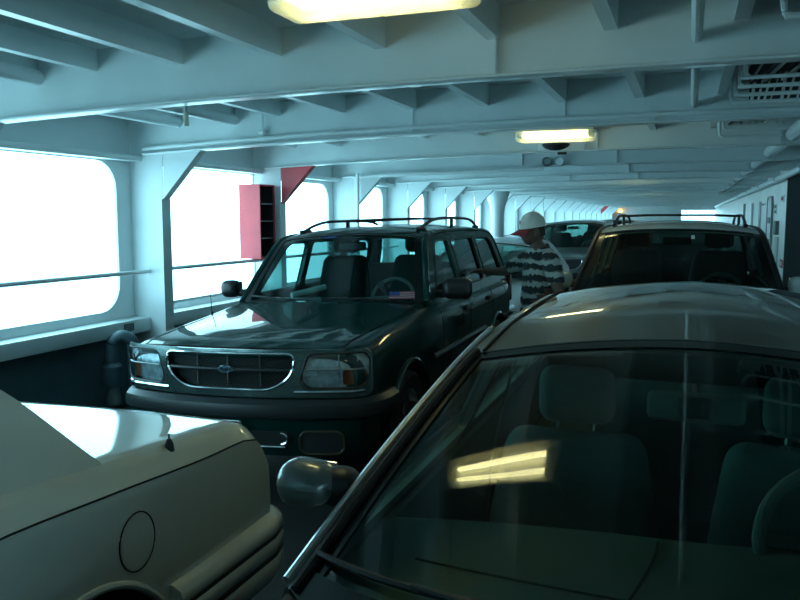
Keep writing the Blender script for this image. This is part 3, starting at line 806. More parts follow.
    m = MB(); sweep(m, path[2:-2], [(-.06, .33), (.0, .34), (.025, .42), (.035, .572), (-.04, .572)]); va = m.build('front_valance', paint, root)
    if detail:
        for sd in (-1, 1):
            c = (sd * .60, FB(.6) - .03 - .055)
            rg_ = rrect(sd * .60 - .13, sd * .60 + .13, .36, .50, .05)
            fo = lambda u, v, w: (u, FB(u) * .95 - .028 - w - .06 * (v - .42), v)
            m = MB(); m.panel(rg_, [], .004, fo, cu=cuts); fl = m.build('fog_light', M_DARK, root)
            m = MB(); m.tube([fo(a, b, .004) for a, b in dense(rg_, .04)], .007, 6, closed=True); m.build('fog_rim', mat('fog_rim', (.07, .055, .025), .4), fl)
            m = MB(); m.lathe([(.001, -.012), (.045, -.008), (.05, .01)], (sd * .60, fo(.60, .43, 0)[1], .43), axis='y', n=20); m.build('lens', G_LENS, fl)
        fo = lambda u, v, w: (u, FB(u) * .95 - .028 - w - .06 * (v - .42), v)
        tow = rrect(.12, .42, .40, .50, .045)
        m = MB(); m.panel(tow, [], .004, fo, cu=cuts); tw = m.build('tow_opening', M_DARK, root)
        m = MB(); m.tube([fo(.36 + .0 * k, .42, .01) if k < 1 else fo(.36 + .04 * math.sin(k * PI / 8), .455 - .035 * math.cos(k * PI / 8), .012) for k in range(9)], .010, 8); m.build('tow_hook', M_CHROME, tw)
        m = MB(); m.tube([fo(a, .402, .006) for a in (.14, .2, .3, .38)], .008, 8); m.build('chrome_edge', M_CHROME, tw)
        # number plate
        m = MB(); m.bbox(-.19, .125, -.085, -.075, .455, .565, .004); pl = m.build('number_plate', mat('plate_red', (.22, .03, .035), .4), root)
        m = MB(); m.tube([(a, -.082, b) for a, b in dense(rrect(-.19, .125, .455, .565, .01), .05)], .006, 6, closed=True); m.build('plate_frame', M_CHROME, pl)
        m = MB()
        for k in range(7): m.box(-.15 + k * .035, -.15 + k * .035 + (.018 if k % 3 else .024), -.0875, -.0855, .485, .535)
        m.build('plate_lettering', mat('plate_letters', (.35, .30, .18), .5), pl)
    path = [(.93, 4.10), (.93, 4.45), (.90, 4.60), (.6, 4.70), (0, 4.73), (-.6, 4.70), (-.90, 4.60), (-.93, 4.45), (-.93, 4.10)]
    m = MB(); sweep(m, path, [(-.03, .48), (.05, .48), (.07, .52), (.07, .66), (.03, .70), (-.03, .70)]); m.build('bumper', M_BUMP, root)
    for sd in (-1, 1):
        m = MB(); m.rbox((sd * .80, 4.56, 1.0), (.06, .05, .17), .02, n=2); m.build('tail_light', M_REDL, root)
        # side seams, mouldings, handles, arches
        m = MB()
        sp = lambda y, z, o=.001: (sd * (B.side_x(y, z) + o), y, z)
        for yy in (1.72, 2.61, 3.50): m = MB(); m.tube([sp(yy, 1.12 - .05 * k) for k in range(14)], .004, 5); m.build('door_gap', M_SEAM, root)
        m = MB(); m.tube([sp(1.45 + .1 * k, .72, .002) for k in range(18)], .022, 8); m.build('side_moulding', M_BUMP, root)
        for yy in (2.46, 3.36):
            m = MB(); m.rbox(sp(yy, .985, .012), (.014, .075, .022), .012, n=2); m.build('door_handle', M_BLACK, root)
        for ya in axles:
            m = MB(); m.tube([(sd * (B.side_x(ya, .6) + .006), ya + .43 * math.cos(a), .36 + .43 * math.sin(a)) for a in [PI * (k / 20) for k in range(-1, 22)]], .022, 8); m.build('wheel_arch', M_BUMP if not detail else paint, root)
            wheel(root, sd * .77, ya, .36, .23, sd)
        side_mirror(root, sd, sd * ((.99 if sd > 0 else 1.04) if detail else .935), 1.78, 1.205, mirrors, .115 if sd > 0 and detail else .09, .085 if sd > 0 and detail else .075)
    # inside
    m = MB(); m.grid(lambda u, v: (lerp(-.78, .78, u), lerp(1.50, 2.06, min(1, v * 1.6)) + .08 * (2 * u - 1) ** 2 * (1 - v) - .10 * max(0, v - .62), lerp(1.115, 1.10, v) + .03 * math.exp(-((2 * u - 1.48) / .28) ** 2) * math.sin(PI * min(1, v * 1.4)) - .35 * max(0, v - .62)), 30, 16)
    m.build('dashboard', M_INTG if detail else M_INT, root)
    seat(root, -.36, 2.35, .80, interior, tall=.62); seat(root, .36, 2.35, .80, interior, tall=.62)
    seat(root, 0, 3.35, .82, interior, w=.66, tall=.48, head=False, name='rear_bench')
    steering(root, .36, 2.02, 1.10)
    m = MB(); m.rbox((0, 2.06, 1.545), (.12, .018, .035), .016, n=2); o = m.build('rear_view_mirror', M_BLACK, root)
    wiper(root, H, -.86, .16, -.10, .06, -.35, .02); wiper(root, H, -.02, .14, .72, .04, .50, .01)
    if rack:
        for sd in (-1, 1):
            hx = sd * .545
            rz = lambda y: 1.69 + .02 * math.sin((y - 2) / 2.4 * PI)
            m = MB(); m.tube(spline([(hx, 2.24, 1.675), (hx, 2.46, 1.725), (hx, 2.74, 1.758), (hx, 3.2, 1.766), (hx, 3.8, 1.758), (hx, 4.06, 1.73), (hx, 4.28, 1.665)], 6), .014, 8)
            m.rbox((hx, 2.28, 1.675), (.018, .10, .016), .012, n=2); m.rbox((hx, 4.22, 1.67), (.018, .09, .016), .012, n=2)
            m.rbox((hx, 3.25, 1.72), (.012, .035, .045), .011, n=2)
            rk = m.build('roof_rail', rackmat, root)
        for yy in (2.78, 3.85):
            m = MB(); m.tube([(-.545, yy, 1.758), (-.3, yy, 1.768), (.3, yy, 1.768), (.545, yy, 1.758)], .010, 8); m.build('cross_bar', rackmat, root)
    return root, H, B, ff

FASCIA = mat('fascia_grey_green', (.10, .16, .16), .22, .7, coat=.6)
FLOOR_Z = lambda x: fz(x)
ROLL = lambda x: -2 * .0057 * abs(x) * (1 if x < 0 else -1)
ex, EXH, EXB, EXF = make_suv('sport_utility_vehicle', 'dark green off-road vehicle with chrome oval grille facing the camera', 'car', (-2.60, 4.05, FLOOR_Z(-2.66)), (0, ROLL(-2.66), math.radians(EXYAW)), M_PGREEN, G_WSEX, G_SIDE)
# stickers on its windscreen
def glass_sticker(H, root, name, q0, q1, t0, t1, parts):
    m = MB(); H.patch(m, q0, q1, t0, t1, 6, 4, -.004); o = m.build(name, parts[0][1], root)
    for (a, b, c, d, mm, nm) in parts[1:]:
        m = MB(); H.patch(m, lerp(q0, q1, a), lerp(q0, q1, b), lerp(t0, t1, c), lerp(t0, t1, d), 4, 3, -.0025); m.build(nm, mm, o)
FL_W = mat('sticker_pale', (.42, .40, .42), .5); FL_B = mat('sticker_blue', (.04, .07, .25), .5); FL_R = mat('sticker_red', (.35, .06, .08), .5); FL_LB = mat('sticker_light_blue', (.10, .22, .42), .5)
glass_sticker(EXH, ex, 'flag_sticker', .64, .88, .13, .35, [(0, FL_W)] + [(0, 1, k / 7, (k + 1) / 7, FL_R, 'stripe') for k in (0, 2, 4, 6)] + [(0, .42, .45, 1, FL_B, 'canton')])
glass_sticker(EXH, ex, 'permit_sticker', -.28, -.10, 1.80, 1.87, [(0, FL_B), (.35, .95, .2, .8, FL_LB, 'print')])
m = MB(); m.tube([(-.835, 1.15, 1.06), (-.84, 1.15, 1.36)], [.004, .0015], 6); m.lathe([(.018, 0), (.014, .02), (.006, .04)], (-.835, 1.15, 1.045), n=10); m.build('antenna', M_BLACK, ex)
# paper roll on the dashboard
o = MB(); o.tube([(-3.02, 5.62, 1.115), (-2.83, 5.86, 1.17)], .024, 14)
tag(o.build('paper_roll', mat('paper', (.75, .78, .76), .8)), 'pale rolled paper lying on the green vehicle dashboard', 'paper')

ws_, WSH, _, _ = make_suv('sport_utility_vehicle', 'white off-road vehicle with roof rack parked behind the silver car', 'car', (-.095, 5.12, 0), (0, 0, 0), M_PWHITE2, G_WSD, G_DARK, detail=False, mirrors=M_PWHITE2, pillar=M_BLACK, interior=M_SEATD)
m = MB(); WSH.patch(m, .16, .20, 1.62, 1.72, 3, 3, -.004); m.build('toll_tag', mat('tag_white', (.7, .72, .7), .5), ws_)
gv, _, _, _ = make_suv('sport_utility_vehicle', 'grey green tall vehicle standing behind the low white car', 'car', (-2.36, 15.4, FLOOR_Z(-2.36)), (0, ROLL(-2.36), 0), M_PGREY, G_WS, G_SIDE, detail=False, rack=False, mirrors=M_BLACK)
gv2, _, _, _ = make_suv('sport_utility_vehicle', 'dark vehicle farthest down the left lane', 'car', (-2.0, 21.2, FLOOR_Z(-2.0)), (0, ROLL(-2.0), 0), M_PGREY, G_DARK, G_DARK, detail=False, rack=False)
# ---------------------------------------------------------------- saloon cars
def make_sedan(name, label, loc, rot, paint, gws, near=True, interior=M_SEATG):
    root = thing(name, label, 'car', loc, rot)
    L = 4.78
    B = Body(L, [(0, .62), (.05, .74), (.15, .82), (.4, .875), (.9, .90), (3.9, .90), (4.5, .86), (4.68, .78), (4.78, .66)],
             [(0, .56), (.05, .63), (.2, .70), (.6, .79), (1.0, .875), (1.25, .925), (1.6, .955), (3.9, .985), (4.35, 1.02), (4.6, 1.0), (4.72, .93), (4.78, .80)],
             [(0, .24), (.3, .20), (4.4, .22), (4.78, .34)], .22, .18)
    axles = (.93, 3.65)
    B.build(root, paint, axles, .365, (1.30, 4.30, .745, .30))
    sx = lambda z: .80 - .455 * (z - .98) if z < 1.36 else .627 - .55 * (z - 1.36)
    H = House([(.98, .965), (1.55, 1.212), (2.22, 1.415), (2.65, 1.463), (3.28, 1.485), (3.75, 1.45), (4.05, 1.33), (4.45, 1.02)],
              [(1.36, .965), (1.70, 1.165), (2.19, 1.342), (2.55, 1.398), (3.28, 1.41), (3.68, 1.375), (3.98, 1.26), (4.33, 1.01)], sx, 1.8)
    wins = [rpoly([(1.66, .985), (2.58, 1.0), (2.60, 1.335), (2.22, 1.30)], [.02, .03, .05, .12]),
            rpoly([(2.68, 1.0), (3.56, 1.02), (3.50, 1.29), (2.70, 1.345)], .05),
            rpoly([(3.63, 1.03), (3.92, 1.05), (3.58, 1.26)], .03)]
    greenhouse(root, H, 2, 5, wins, lambda y: .97, paint, gws, G_SIDE, rail_r=.015, qg=.95, border=.03)
    # bright strip added to carry the A pillar's window reflection; dark roof ditch
    for sd in (-1, 1):
        m = MB(); N = 40
        m.tube([H(sd * 1.012, 0.02 + 2.6 * k / N, .004) for k in range(N + 1)], .011, 8); m.build('pillar_glint', M_STEELB, root)
        m = MB(); m.tube([H(sd * .93, 2.0 + 3.0 * k / N, .002) for k in range(N + 1)], .006, 6); m.build('roof_ditch', M_SEAM, root)
        m = MB(); m.tube([H(sd * .965, .02 + 1.98 * k / N, .004) for k in range(N + 1)], .012, 8); m.build('windshield_seal', M_SEAM, root)
    def hood(u, v):
        y = lerp(.12, 1.16, v); x = lerp(-.70, .70, u) * (.88 + .12 * v)
        return (x, y + .22 * (abs(x) / .9) ** 2.2 * (1 - y) + .18 * (abs(x) / .7) ** 2 * v, B.top_z(x, y) + .006 + .012 * (1 - (abs(x) / .75) ** 2))
    m = MB(); m.grid(hood, 24, 18); o = m.build('hood', paint, root)
    m = MB(); m.tube([hood(0, v / 16) for v in range(17)], .004, 5); m.tube([hood(1, v / 16) for v in range(17)], .004, 5); m.tube([hood(u / 16, 0) for u in range(17)], .004, 5); m.build('hood_gap', M_SEAM, o)
    m = MB(); m.grid(lambda u, v: (lerp(-.80, .80, u), lerp(1.00, 1.22, v) + .28 * (2 * u - 1) ** 2 - .06, .94 + .012 * v - .0 * (2 * u - 1) ** 2 + .012), 20, 3); m.build('cowl_panel', M_BLACK, root)
    FB = lambda x: .22 * (abs(x) / .9) ** 2.2 + 1.2 * max(0, abs(x) - .6) ** 1.3
    ff = lambda u, v, w: (u, FB(u) - .008 - w + .25 * max(0, v - .55), v)
    cuts = [-.85 + .05 * k for k in range(35)]
    g = rpoly([(-.36, .62), (.36, .62), (.30, .52), (-.30, .52)], .03)
    m = MB(); m.panel(g, [], .01, ff, cu=cuts); gr = m.build('grille', M_DARK, root)
    m = MB(); m.tube([ff(a, b, .01) for a, b in dense(g, .05)], .010, 6, closed=True); m.build('grille_ring', M_CHROME, gr)
    for sd in (-1, 1):
        lp = [(sd * a, b) for a, b in rpoly([(.42, .64), (.74, .70), (.78, .62), (.70, .55), (.44, .53)], .05)]
        m = MB(); m.panel(lp, [], .006, lambda u, v, w: ff(u, v, w), cu=cuts); hl = m.build('headlight', mat('lamp_reflector', (.62, .66, .68), .18, 1.0), root)
        m = MB(); m.panel(lp, [], .004, lambda u, v, w: ff(u, v, w + .014), cu=cuts); m.build('lens', G_LENS, hl)
        m = MB(); m.rbox((sd * .66, 4.66, .83), (.14, .05, .08), .03, n=2); m.build('tail_light', M_REDL, root)
        m = MB(); sp = lambda y, z, o=.001: (sd * (B.side_x(y, z) + o), y, z)
        for yy in (1.40, 2.63, 3.60): m = MB(); m.tube([sp(yy, .94 - .045 * k) for k in range(13)], .004, 5); m.build('door_gap', M_SEAM, root)
        for yy in (2.45, 3.40):
            m = MB(); m.rbox(sp(yy, .80, .012), (.016, .09, .022), .014, n=2); m.build('door_handle', paint, root)
        m = MB(); m.tube([sp(1.35 + .1 * k, .50, .002) for k in range(19)], .016, 8); m.build('side_moulding', paint, root)
        for ya in axles: wheel(root, sd * .79, ya, .315, .20, sd)
        side_mirror_sedan(root, sd, paint)
    path = [(-.89, .42), (-.86, .28)] + [(x, FB(x) - .0) for x in [-.76 + .08 * k for k in range(20)]] + [(.86, .28), (.89, .42)]
    m = MB(); sweep(m, path, [(-.05, .26), (.02, .26), (.05, .32), (.055, .44), (.02, .50), (-.05, .51)]); m.build('bumper', paint, root)
    path = [(.89, 4.3), (.87, 4.55), (.74, 4.70), (.4, 4.79), (0, 4.81), (-.4, 4.79), (-.74, 4.70), (-.87, 4.55), (-.89, 4.3)]
    m = MB(); sweep(m, path, [(-.05, .28), (.02, .28), (.04, .34), (.045, .56), (.02, .62), (-.05, .63)]); m.build('bumper', paint, root)
    # interior
    def dash(u, v):
        q = 2 * u - 1; x = q * .745; yb = 1.93 - .10 * q * q; y = lerp(1.18 + .22 * q * q, yb, min(1, v / .7)); z = lerp(.935, .955, min(1, v / .7)) + .018 * math.sin(PI * min(1, v / .7))
        z += .035 * math.exp(-((q - .5) / .3) ** 2) * min(1, v / .7) ** 2
        if v > .7: k = (v - .7) / .3; y += -.10 * k; z -= .42 * k - .0
        return (x, y, z)
    m = MB(); m.grid(dash, 30, 26); d = m.build('dashboard', M_DASH, root)
    m = MB()
    m.tube([tuple(np.add(dash(lerp(.10, .42, min(1, k / 9)), .34 + .0 * k), (0, 0, .002))) for k in range(10)] , .003, 5)
    m.tube([tuple(np.add(dash(.42 + .03 * math.sin(k / 6 * PI / 2), lerp(.34, .66, k / 6)), (0, 0, .002))) for k in range(7)], .003, 5)
    m.build('airbag_seam', M_SEAM, d)
    m = MB(); m.tube([tuple(np.add(dash(lerp(.16, .84, k / 12), .12), (0, 0, .004))) for k in range(13)], .010, 6); m.build('defrost_vent', M_DARK, d)
    seat(root, -.36, 2.12, .43, interior, w=.27, tall=.60, lean=.22); seat(root, .325, 2.10, .445, interior, w=.27, tall=.60, lean=.22)
    seat(root, 0, 3.22, .54, interior, w=.66, tall=.46, head=False, name='rear_bench')
    for x in (-.38, .38):
        pass
    o = steering(root, .335, 1.90, .995, .185, .45)
    m = MB(); m.rbox((.0, 1.93, 1.292), (.112, .018, .036), .016, n=2); mi = m.build('rear_view_mirror', M_DASH, root)
    m = MB(); m.rbox((.0, 1.905, 1.297), (.038, .02, .026), .012, n=2); m.tube([(0, 1.91, 1.30), (0, 1.96, 1.338)], .009, 8); m.build('mirror_mount', M_BLACK, mi)
    for sd in (-1, 1):
        m = MB(); m.tube([(sd * .585, 2.66, 1.30), (sd * .66, 2.64, .95), (sd * .70, 2.6, .45)], .020, 6, sx=.25); bl = m.build('seat_belt', M_INTG, root)
        m = MB(); m.rbox((sd * .585, 2.65, 1.30), (.012, .03, .04), .01, n=2); m.build('belt_anchor', M_INTG, bl)
    wiper(root, H, -.97, .245, -.22, .43, -.20, .33)
    wiper(root, H, -.12, .42, .62, .36, .52, .26)
    m = MB(); m.grid(lambda u, v: H(lerp(-.985, .985, u), lerp(-.0, .15 + .17 * (1 - (2 * u - 1) ** 2), v), .001), 40, 8); m.build('scuttle_cover', M_FRIT, root)
    return root, H, B
M_STEELB = mat('glint_metal', (.78, .81, .83), .34, 1.0)
M_DASH = mat('dash_grey', (.10, .125, .12), .6)
def side_mirror_sedan(root, sd, paint):
    x, y, z = sd * .878, 1.60, 1.108
    m = MB(); m.rbox((0, 0, 0), (.074, .066, .056), .0555, n=5, fn=lambda a, b, c: (x + sd * a, y + b * 1.0 - .02 * a / .09 * 0, z + c * (1 + .14 * a / .092)))
    o = m.build('side_mirror', paint, root)
    m = MB(); m.rbox((x, y + .072, z), (.045, .006, .034), .005, n=1); m.build('mirror_glass', M_CHROME, o)
    m = MB(); m.rbox((x - sd * .07, y + .03, z - .012), (.05, .05, .048), .04, n=3); m.build('mirror_arm', M_BLACK, o)

sil, SLH, SLB = make_sedan('sedan', 'silver rounded car nearest the camera with wide windscreen', (.03, .05, 0), (0, 0, 0), M_PSILV, G_WS)
wc, _, _ = make_sedan('sedan', 'low white car parked behind the green vehicle and the man', (-2.74, 9.25, FLOOR_Z(-2.74)), (0, ROLL(-2.74), 0), M_PCREAM, G_WS)

# ---------------------------------------------------------------- white saloon seen from its rear corner
def make_notchback():
    x0 = -2.32
    root = thing('sedan', 'white car at lower left showing its boot and round fuel door', 'car', (x0, -2.28, FLOOR_Z(x0) + .03), (0, ROLL(x0), 0))
    L = 4.90
    prof = [(0, 1), (.5, .998), (.84, .994), (.905, .987), (.928, .977), (.952, .958), (.988, .903), (.997, .885), (1, .82), (1, .5), (.985, .3), (.97, .12), (.93, .02), (.86, 0), (.4, 0), (0, 0)]
    B = Body(L, [(0, .80), (.06, .84), (.3, .865), (4.5, .868), (4.8, .862), (4.9, .855)],
             [(0, .70), (.06, .78), (.4, .84), (1.2, .92), (1.5, .95), (3.0, 1.05), (3.57, 1.068), (3.95, 1.046), (4.45, 1.010), (4.70, .994), (4.77, .982), (4.83, .945), (4.87, .89), (4.9, .84)],
             [(0, .30), (.3, .24), (4.3, .26), (4.9, .40)], .10, .06, prof)
    axles = (.95, 3.84)
    B.build(root, M_PWHITE, axles, .385, (1.5, 3.80, .70, .40))
    sx = lambda z: .795 - .33 * (z - 1.03)
    H = House([(1.25, .95), (1.6, 1.16), (2.05, 1.37), (2.4, 1.41), (3.0, 1.42), (3.50, 1.41), (3.69, 1.28), (3.92, 1.05)],
              [(1.40, .95), (1.72, 1.16), (2.10, 1.345), (2.4, 1.38), (3.0, 1.395), (3.58, 1.385), (3.735, 1.315), (4.01, 1.035)], sx, 3.0)
    wins = [rpoly([(1.75, 1.0), (2.5, 1.0), (2.5, 1.33), (2.13, 1.33)], .05), rpoly([(2.6, 1.0), (3.2, 1.02), (3.14, 1.33), (2.6, 1.34)], .05)]
    greenhouse(root, H, 2, 5, wins, lambda y: lerp(.94, 1.02, max(0, (y - 1.5) / 2.4)), M_PWHITE, G_WS, G_SIDE, rail_r=.012)
    # boot lid sheet and seams
    sp = lambda sd, y, z, o=.001: (sd * (B.side_x(y, z) + o), y + B.bow(B.side_x(y, z), y), z)
    cre = lambda y: lerp(.952, .868, (y - 3.55) / 1.25)
    for sd in (-1, 1):
        m = MB(); ys = [1.2 + .09 * k for k in range(41)]
        def cz_(y): return B.zb(y) + (B.zt(y) - B.zb(y)) * .893
        m.tube([sp(sd, y, cz_(y)) for y in ys if y < 4.83], .003, 6); m.build('crease_shade', M_SEAM, root)  # dark tube stands in for the shade along the fold
        m = MB()
        for yy in (1.5, 2.55, 3.28): m = MB(); m.tube([sp(sd, yy, .93 - .045 * k) for k in range(13)], .004, 5); m.build('door_gap', M_SEAM, root)
        m = MB(); m.rbox(sp(sd, 2.4, .80, .012), (.014, .08, .022), .012, n=2); m.build('door_handle', M_CHROME, root)
        for ya in axles:
            wheel(root, sd * .755, ya, .305, .20, sd, spokes=8)
            m = MB(); m.tube([(sd * (B.side_x(ya, .6) + .002), ya + .390 * math.cos(a), .331 + .390 * math.sin(a)) for a in [PI * (k / 24) for k in range(0, 25)]], .013, 8); m.build('wheel_arch', M_PWHITE, root)
        # tail lights wrap the rear corner
        m = MB(); m.panel(rrect(.34, .835, .60, .845, .02), [], .035, lambda u, v, w: (sd * u, 4.895 + B.bow(u, 4.9) + w - .03 * max(0, u - .80) * 4 - .028, v), cu=[.4, .5, .6, .7, .78, .82]); tl = m.build('tail_light', M_REDL, root)
        m = MB(); m.panel(rrect(.34, .55, .70, .84, .02), [], .04, lambda u, v, w: (sd * u, 4.897 + B.bow(u, 4.9) + w - .028, v), cu=[.4, .5]); m.build('reversing_light', M_PALE, tl)
        side_mirror(root, sd, sd * .93, 1.85, 1.03, M_PWHITE, .09, .06)
    sd = 1
    # fuel door with its gap ring
    fy, fzz, fr = 4.065, .79, .082
    ring = [sp(sd, fy + fr * math.cos(a), fzz + fr * 1.05 * math.sin(a), .0015) for a in [2 * PI * k / 40 for k in range(40)]]
    m = MB(); m.tube(ring, .0022, 6, closed=True); g = m.build('fuel_door_gap', M_SEAM, root)
    m = MB(); c = sp(sd, fy, fzz, .004); m.add([c] + [sp(sd, fy + (fr - .005) * math.cos(a), fzz + (fr - .005) * 1.05 * math.sin(a), .0035) for a in [2 * PI * k / 40 for k in range(40)]], [(0, 1 + k, 1 + (k + 1) % 40) for k in range(40)])
    m.build('fuel_door', M_PWHITE, root)
    # stub of the aerial
    ay = 4.30; ax = .815; az = B.top_z(ax, ay)
    m = MB(); m.lathe([(.016, -.012), (.014, .012), (.007, .028)], (ax, ay, az), n=12); a = m.build('antenna', M_BLACK, root)
    m = MB(); m.tube([(ax, ay, az + .02), (ax, ay, az + .045)], .004, 8); m.build('antenna_tip', M_CHROME, a)
    # boot lid seam
    bz = lambda x, y: (x, y + B.bow(x, y), B.top_z(x, y) + .001)
    m = MB(); m.tube([bz(lerp(-.74, .74, k / 20), 4.0) for k in range(21)], .002, 5); m.build('boot_gap', M_SEAM, root)
    # bumpers with two grooves
    def bump(path, nm):
        m = MB(); sweep(m, path, [(-.03, .34), (.01, .34), (.035, .38), (.040, .44), (.030, .452), (.040, .464), (.045, .51), (.033, .525), (.043, .538), (.038, .575), (.012, .592), (-.03, .595)]); o = m.build('bumper', M_PWHITE, root, ang=50)
        for z in (.452, .525):
            m = MB(); sweep(m, path, [(.02, z - .007), (.040, z - .007), (.040, z + .007), (.02, z + .007)]); m.build('bumper_strip', M_BLACK, o)
    rr = [(.868, 4.20), (.868, 4.60), (.868, 4.78), (.85, 4.86), (.81, 4.905), (.74, 4.93)] + [(.6 - .1 * k, 4.945) for k in range(13)] + [(-.74, 4.93), (-.81, 4.905), (-.85, 4.86), (-.868, 4.78), (-.868, 4.20)]
    bump(rr, 'rear'); bump([(-.865, .5), (-.86, .18), (-.82, .06), (-.7, -.01), (-.3, -.05), (.3, -.05), (.7, -.01), (.82, .06), (.86, .18), (.865, .5)], 'front')
    m = MB(); m.bbox(-.16, .16, 4.90, 4.93, .66, .80, .004); m.build('number_plate', M_PALE, root)
    m = MB(); m.panel(rpoly([(-.4, .78), (.4, .78), (.38, .58), (-.38, .58)], .03), [], .02, lambda u, v, w: (u, .10 * (abs(u) / .868) ** 2.2 - .005 - w, v), cu=[-.3, -.15, 0, .15, .3]); m.build('grille', M_DARK, root)
    for s2 in (-1, 1):
        m = MB(); m.panel([(s2 * a, b) for a, b in rrect(.45, .80, .60, .76, .03)], [], .02, lambda u, v, w: (u, .10 * (abs(u) / .868) ** 2.2 - .005 - w, v), cu=[-.7, -.6, .6, .7]); m.build('headlight', mat('lamp_reflector', (.62, .66, .68), .18, 1.0), root)
    m = MB(); m.grid(lambda u, v: (lerp(-.70, .70, u), lerp(1.4, 1.85, min(1, v * 1.5)), .95 - .4 * max(0, v - .66)), 8, 9); m.build('dashboard', M_INT, root)
    seat(root, -.36, 2.1, .52, M_SEATG, tall=.58); seat(root, .36, 2.1, .52, M_SEATG, tall=.58); seat(root, 0, 3.05, .54, M_SEATG, w=.62, tall=.42, head=False, name='rear_bench')
    m = MB(); m.box(-.70, .70, 3.52, 3.78, .99, 1.0); m.build('parcel_shelf', M_INT, root)
    steering(root, .36, 1.86, .96)
    return root, B, H
nb, NBB, NBH = make_notchback()
# ---------------------------------------------------------------- the man
def skin_mesh(name, verts, edges, radii, root=0, sub=2):
    me = bpy.data.meshes.new(name); me.from_pydata(verts, edges, []); o = bpy.data.objects.new(name, me); C.objects.link(o)
    md = o.modifiers.new('s', 'SKIN'); md.use_smooth_shade = True; md.branch_smoothing = .6
    for i, r in enumerate(radii):
        v = me.skin_vertices[0].data[i]; v.radius = r if isinstance(r, tuple) else (r, r); v.use_root = (i == root)
    sb = o.modifiers.new('u', 'SUBSURF'); sb.levels = sub; sb.render_levels = sub
    dg = bpy.context.evaluated_depsgraph_get(); dg.update()
    out = bpy.data.meshes.new_from_object(o.evaluated_get(dg), depsgraph=dg)
    bpy.data.objects.remove(o)
    return out
def mesh_into(m, me, mi=0):
    m.add([tuple(v.co) for v in me.vertices], [tuple(p.vertices) for p in me.polygons], mi); bpy.data.meshes.remove(me)
def make_man():
    px, py = MANXY
    root = thing('person', 'man in white cap and dark striped shirt reaching to the green vehicle', 'person', (px, py, fz(px)))
    ang = math.radians(MANROT)              # facing direction, local frame: +x = his left, -y = forward
    f = Vector((math.cos(ang), math.sin(ang), 0)); l = Vector((-f.y, f.x, 0))
    def W(a, b, z): return tuple(f * b + l * a + Vector((0, 0, z)))          # a: to his left, b: forward
    # joints
    J = dict(pel=W(0, 0, .95), wai=W(0, .0, 1.08), che=W(0, .01, 1.27), nb=W(0, .0, 1.46), nk=W(0, .035, 1.54), hd=W(0, .06, 1.60),
             hl=W(.10, 0, .90), kl=W(.12, .03, .50), al=W(.12, -.02, .09), tl=W(.15, .17, .035),
             hr=W(-.10, 0, .90), kr=W(-.13, .03, .50), ar=W(-.14, -.03, .09), tr=W(-.18, .16, .035),
             sl=W(.19, -.0, 1.40), el=W(.27, -.03, 1.12), wl=W(.22, .13, .93), 
             sr=W(-.19, .0, 1.40))
    # right arm goes to the green vehicle's side: target in world minus root
    tgt = Vector(HAND) - Vector((px, py, fz(px)))
    sr = Vector(J['sr']); er = sr.lerp(tgt, .50) + Vector((0, 0, -.055)) ; wr = er.lerp(tgt, .84)
    J['er'] = tuple(er); J['wr'] = tuple(wr)
    names = list(J); idx = {n: i for i, n in enumerate(names)}
    ed = [('pel', 'wai'), ('wai', 'che'), ('che', 'nb'), ('nb', 'nk'), ('nk', 'hd'), ('pel', 'hl'), ('hl', 'kl'), ('kl', 'al'), ('al', 'tl'), ('pel', 'hr'), ('hr', 'kr'), ('kr', 'ar'), ('ar', 'tr'),
          ('nb', 'sl'), ('sl', 'el'), ('el', 'wl'), ('nb', 'sr'), ('sr', 'er'), ('er', 'wr')]
    R = dict(pel=.14, wai=.155, che=.17, nb=.085, nk=.058, hd=.055, hl=.09, kl=.062, al=.045, tl=.035, hr=.09, kr=.062, ar=.045, tr=.035, sl=.066, el=.044, wl=.030, sr=.066, er=.044, wr=.030)
    m = MB()
    mesh_into(m, skin_mesh('b', [J[n] for n in names], [(idx[a], idx[b]) for a, b in ed], [R[n] for n in names], 0))
    # head: sphere shaped with brow, nose, jaw, ears
    hc = Vector(W(0, .075, 1.645)); turn = math.radians(HEADROT); hf = Vector((math.cos(turn), math.sin(turn), -.16)).normalized(); hlft = Vector((-math.sin(turn), math.cos(turn), 0)); hu = hlft.cross(hf) * -1
    hu = hf.cross(hlft)
    def HD(a, b, c): return tuple(hc + hlft * a + hf * b + hu * c)
    def head(u, v):
        th = 2 * PI * u; ph = PI * v; x = math.sin(ph) * math.sin(th); y = math.sin(ph) * math.cos(th); z = math.cos(ph)
        a = .076 * x; b = .098 * y; c = .122 * z
        if z < 0: k = -z; a *= 1 - .28 * k; b *= 1 - .05 * k; b += .022 * k * max(0, y)
        if y > 0:
            b += .026 * math.exp(-((x / .16) ** 2)) * math.exp(-((z + .16) / .13) ** 2)      # nose
            b += .007 * math.exp(-((x / .35) ** 2)) * math.exp(-((z - .18) / .09) ** 2)      # brow
            b -= .010 * math.exp(-(((abs(x) - .42) / .18) ** 2)) * math.exp(-((z - .03) / .10) ** 2)   # eye sockets
            b += .007 * math.exp(-((x / .3) ** 2)) * math.exp(-((z + .46) / .06) ** 2) - .005 * math.exp(-((x / .28) ** 2)) * math.exp(-((z + .515) / .02) ** 2) + .006 * math.exp(-((x / .26) ** 2)) * math.exp(-((z + .57) / .05) ** 2)
            b += .010 * math.exp(-((x / .3) ** 2)) * math.exp(-((z + .82) / .12) ** 2)       # chin
        return HD(a, b, c)
    m.grid(head, 48, 40, closed_u=True)
    for s in (-1, 1): m.rbox((0, 0, 0), (.012, .024, .034), .011, n=3, fn=lambda a, b, c: HD(s * (.074 + a), -.008 + b - .2 * c * 0, -.012 + c))
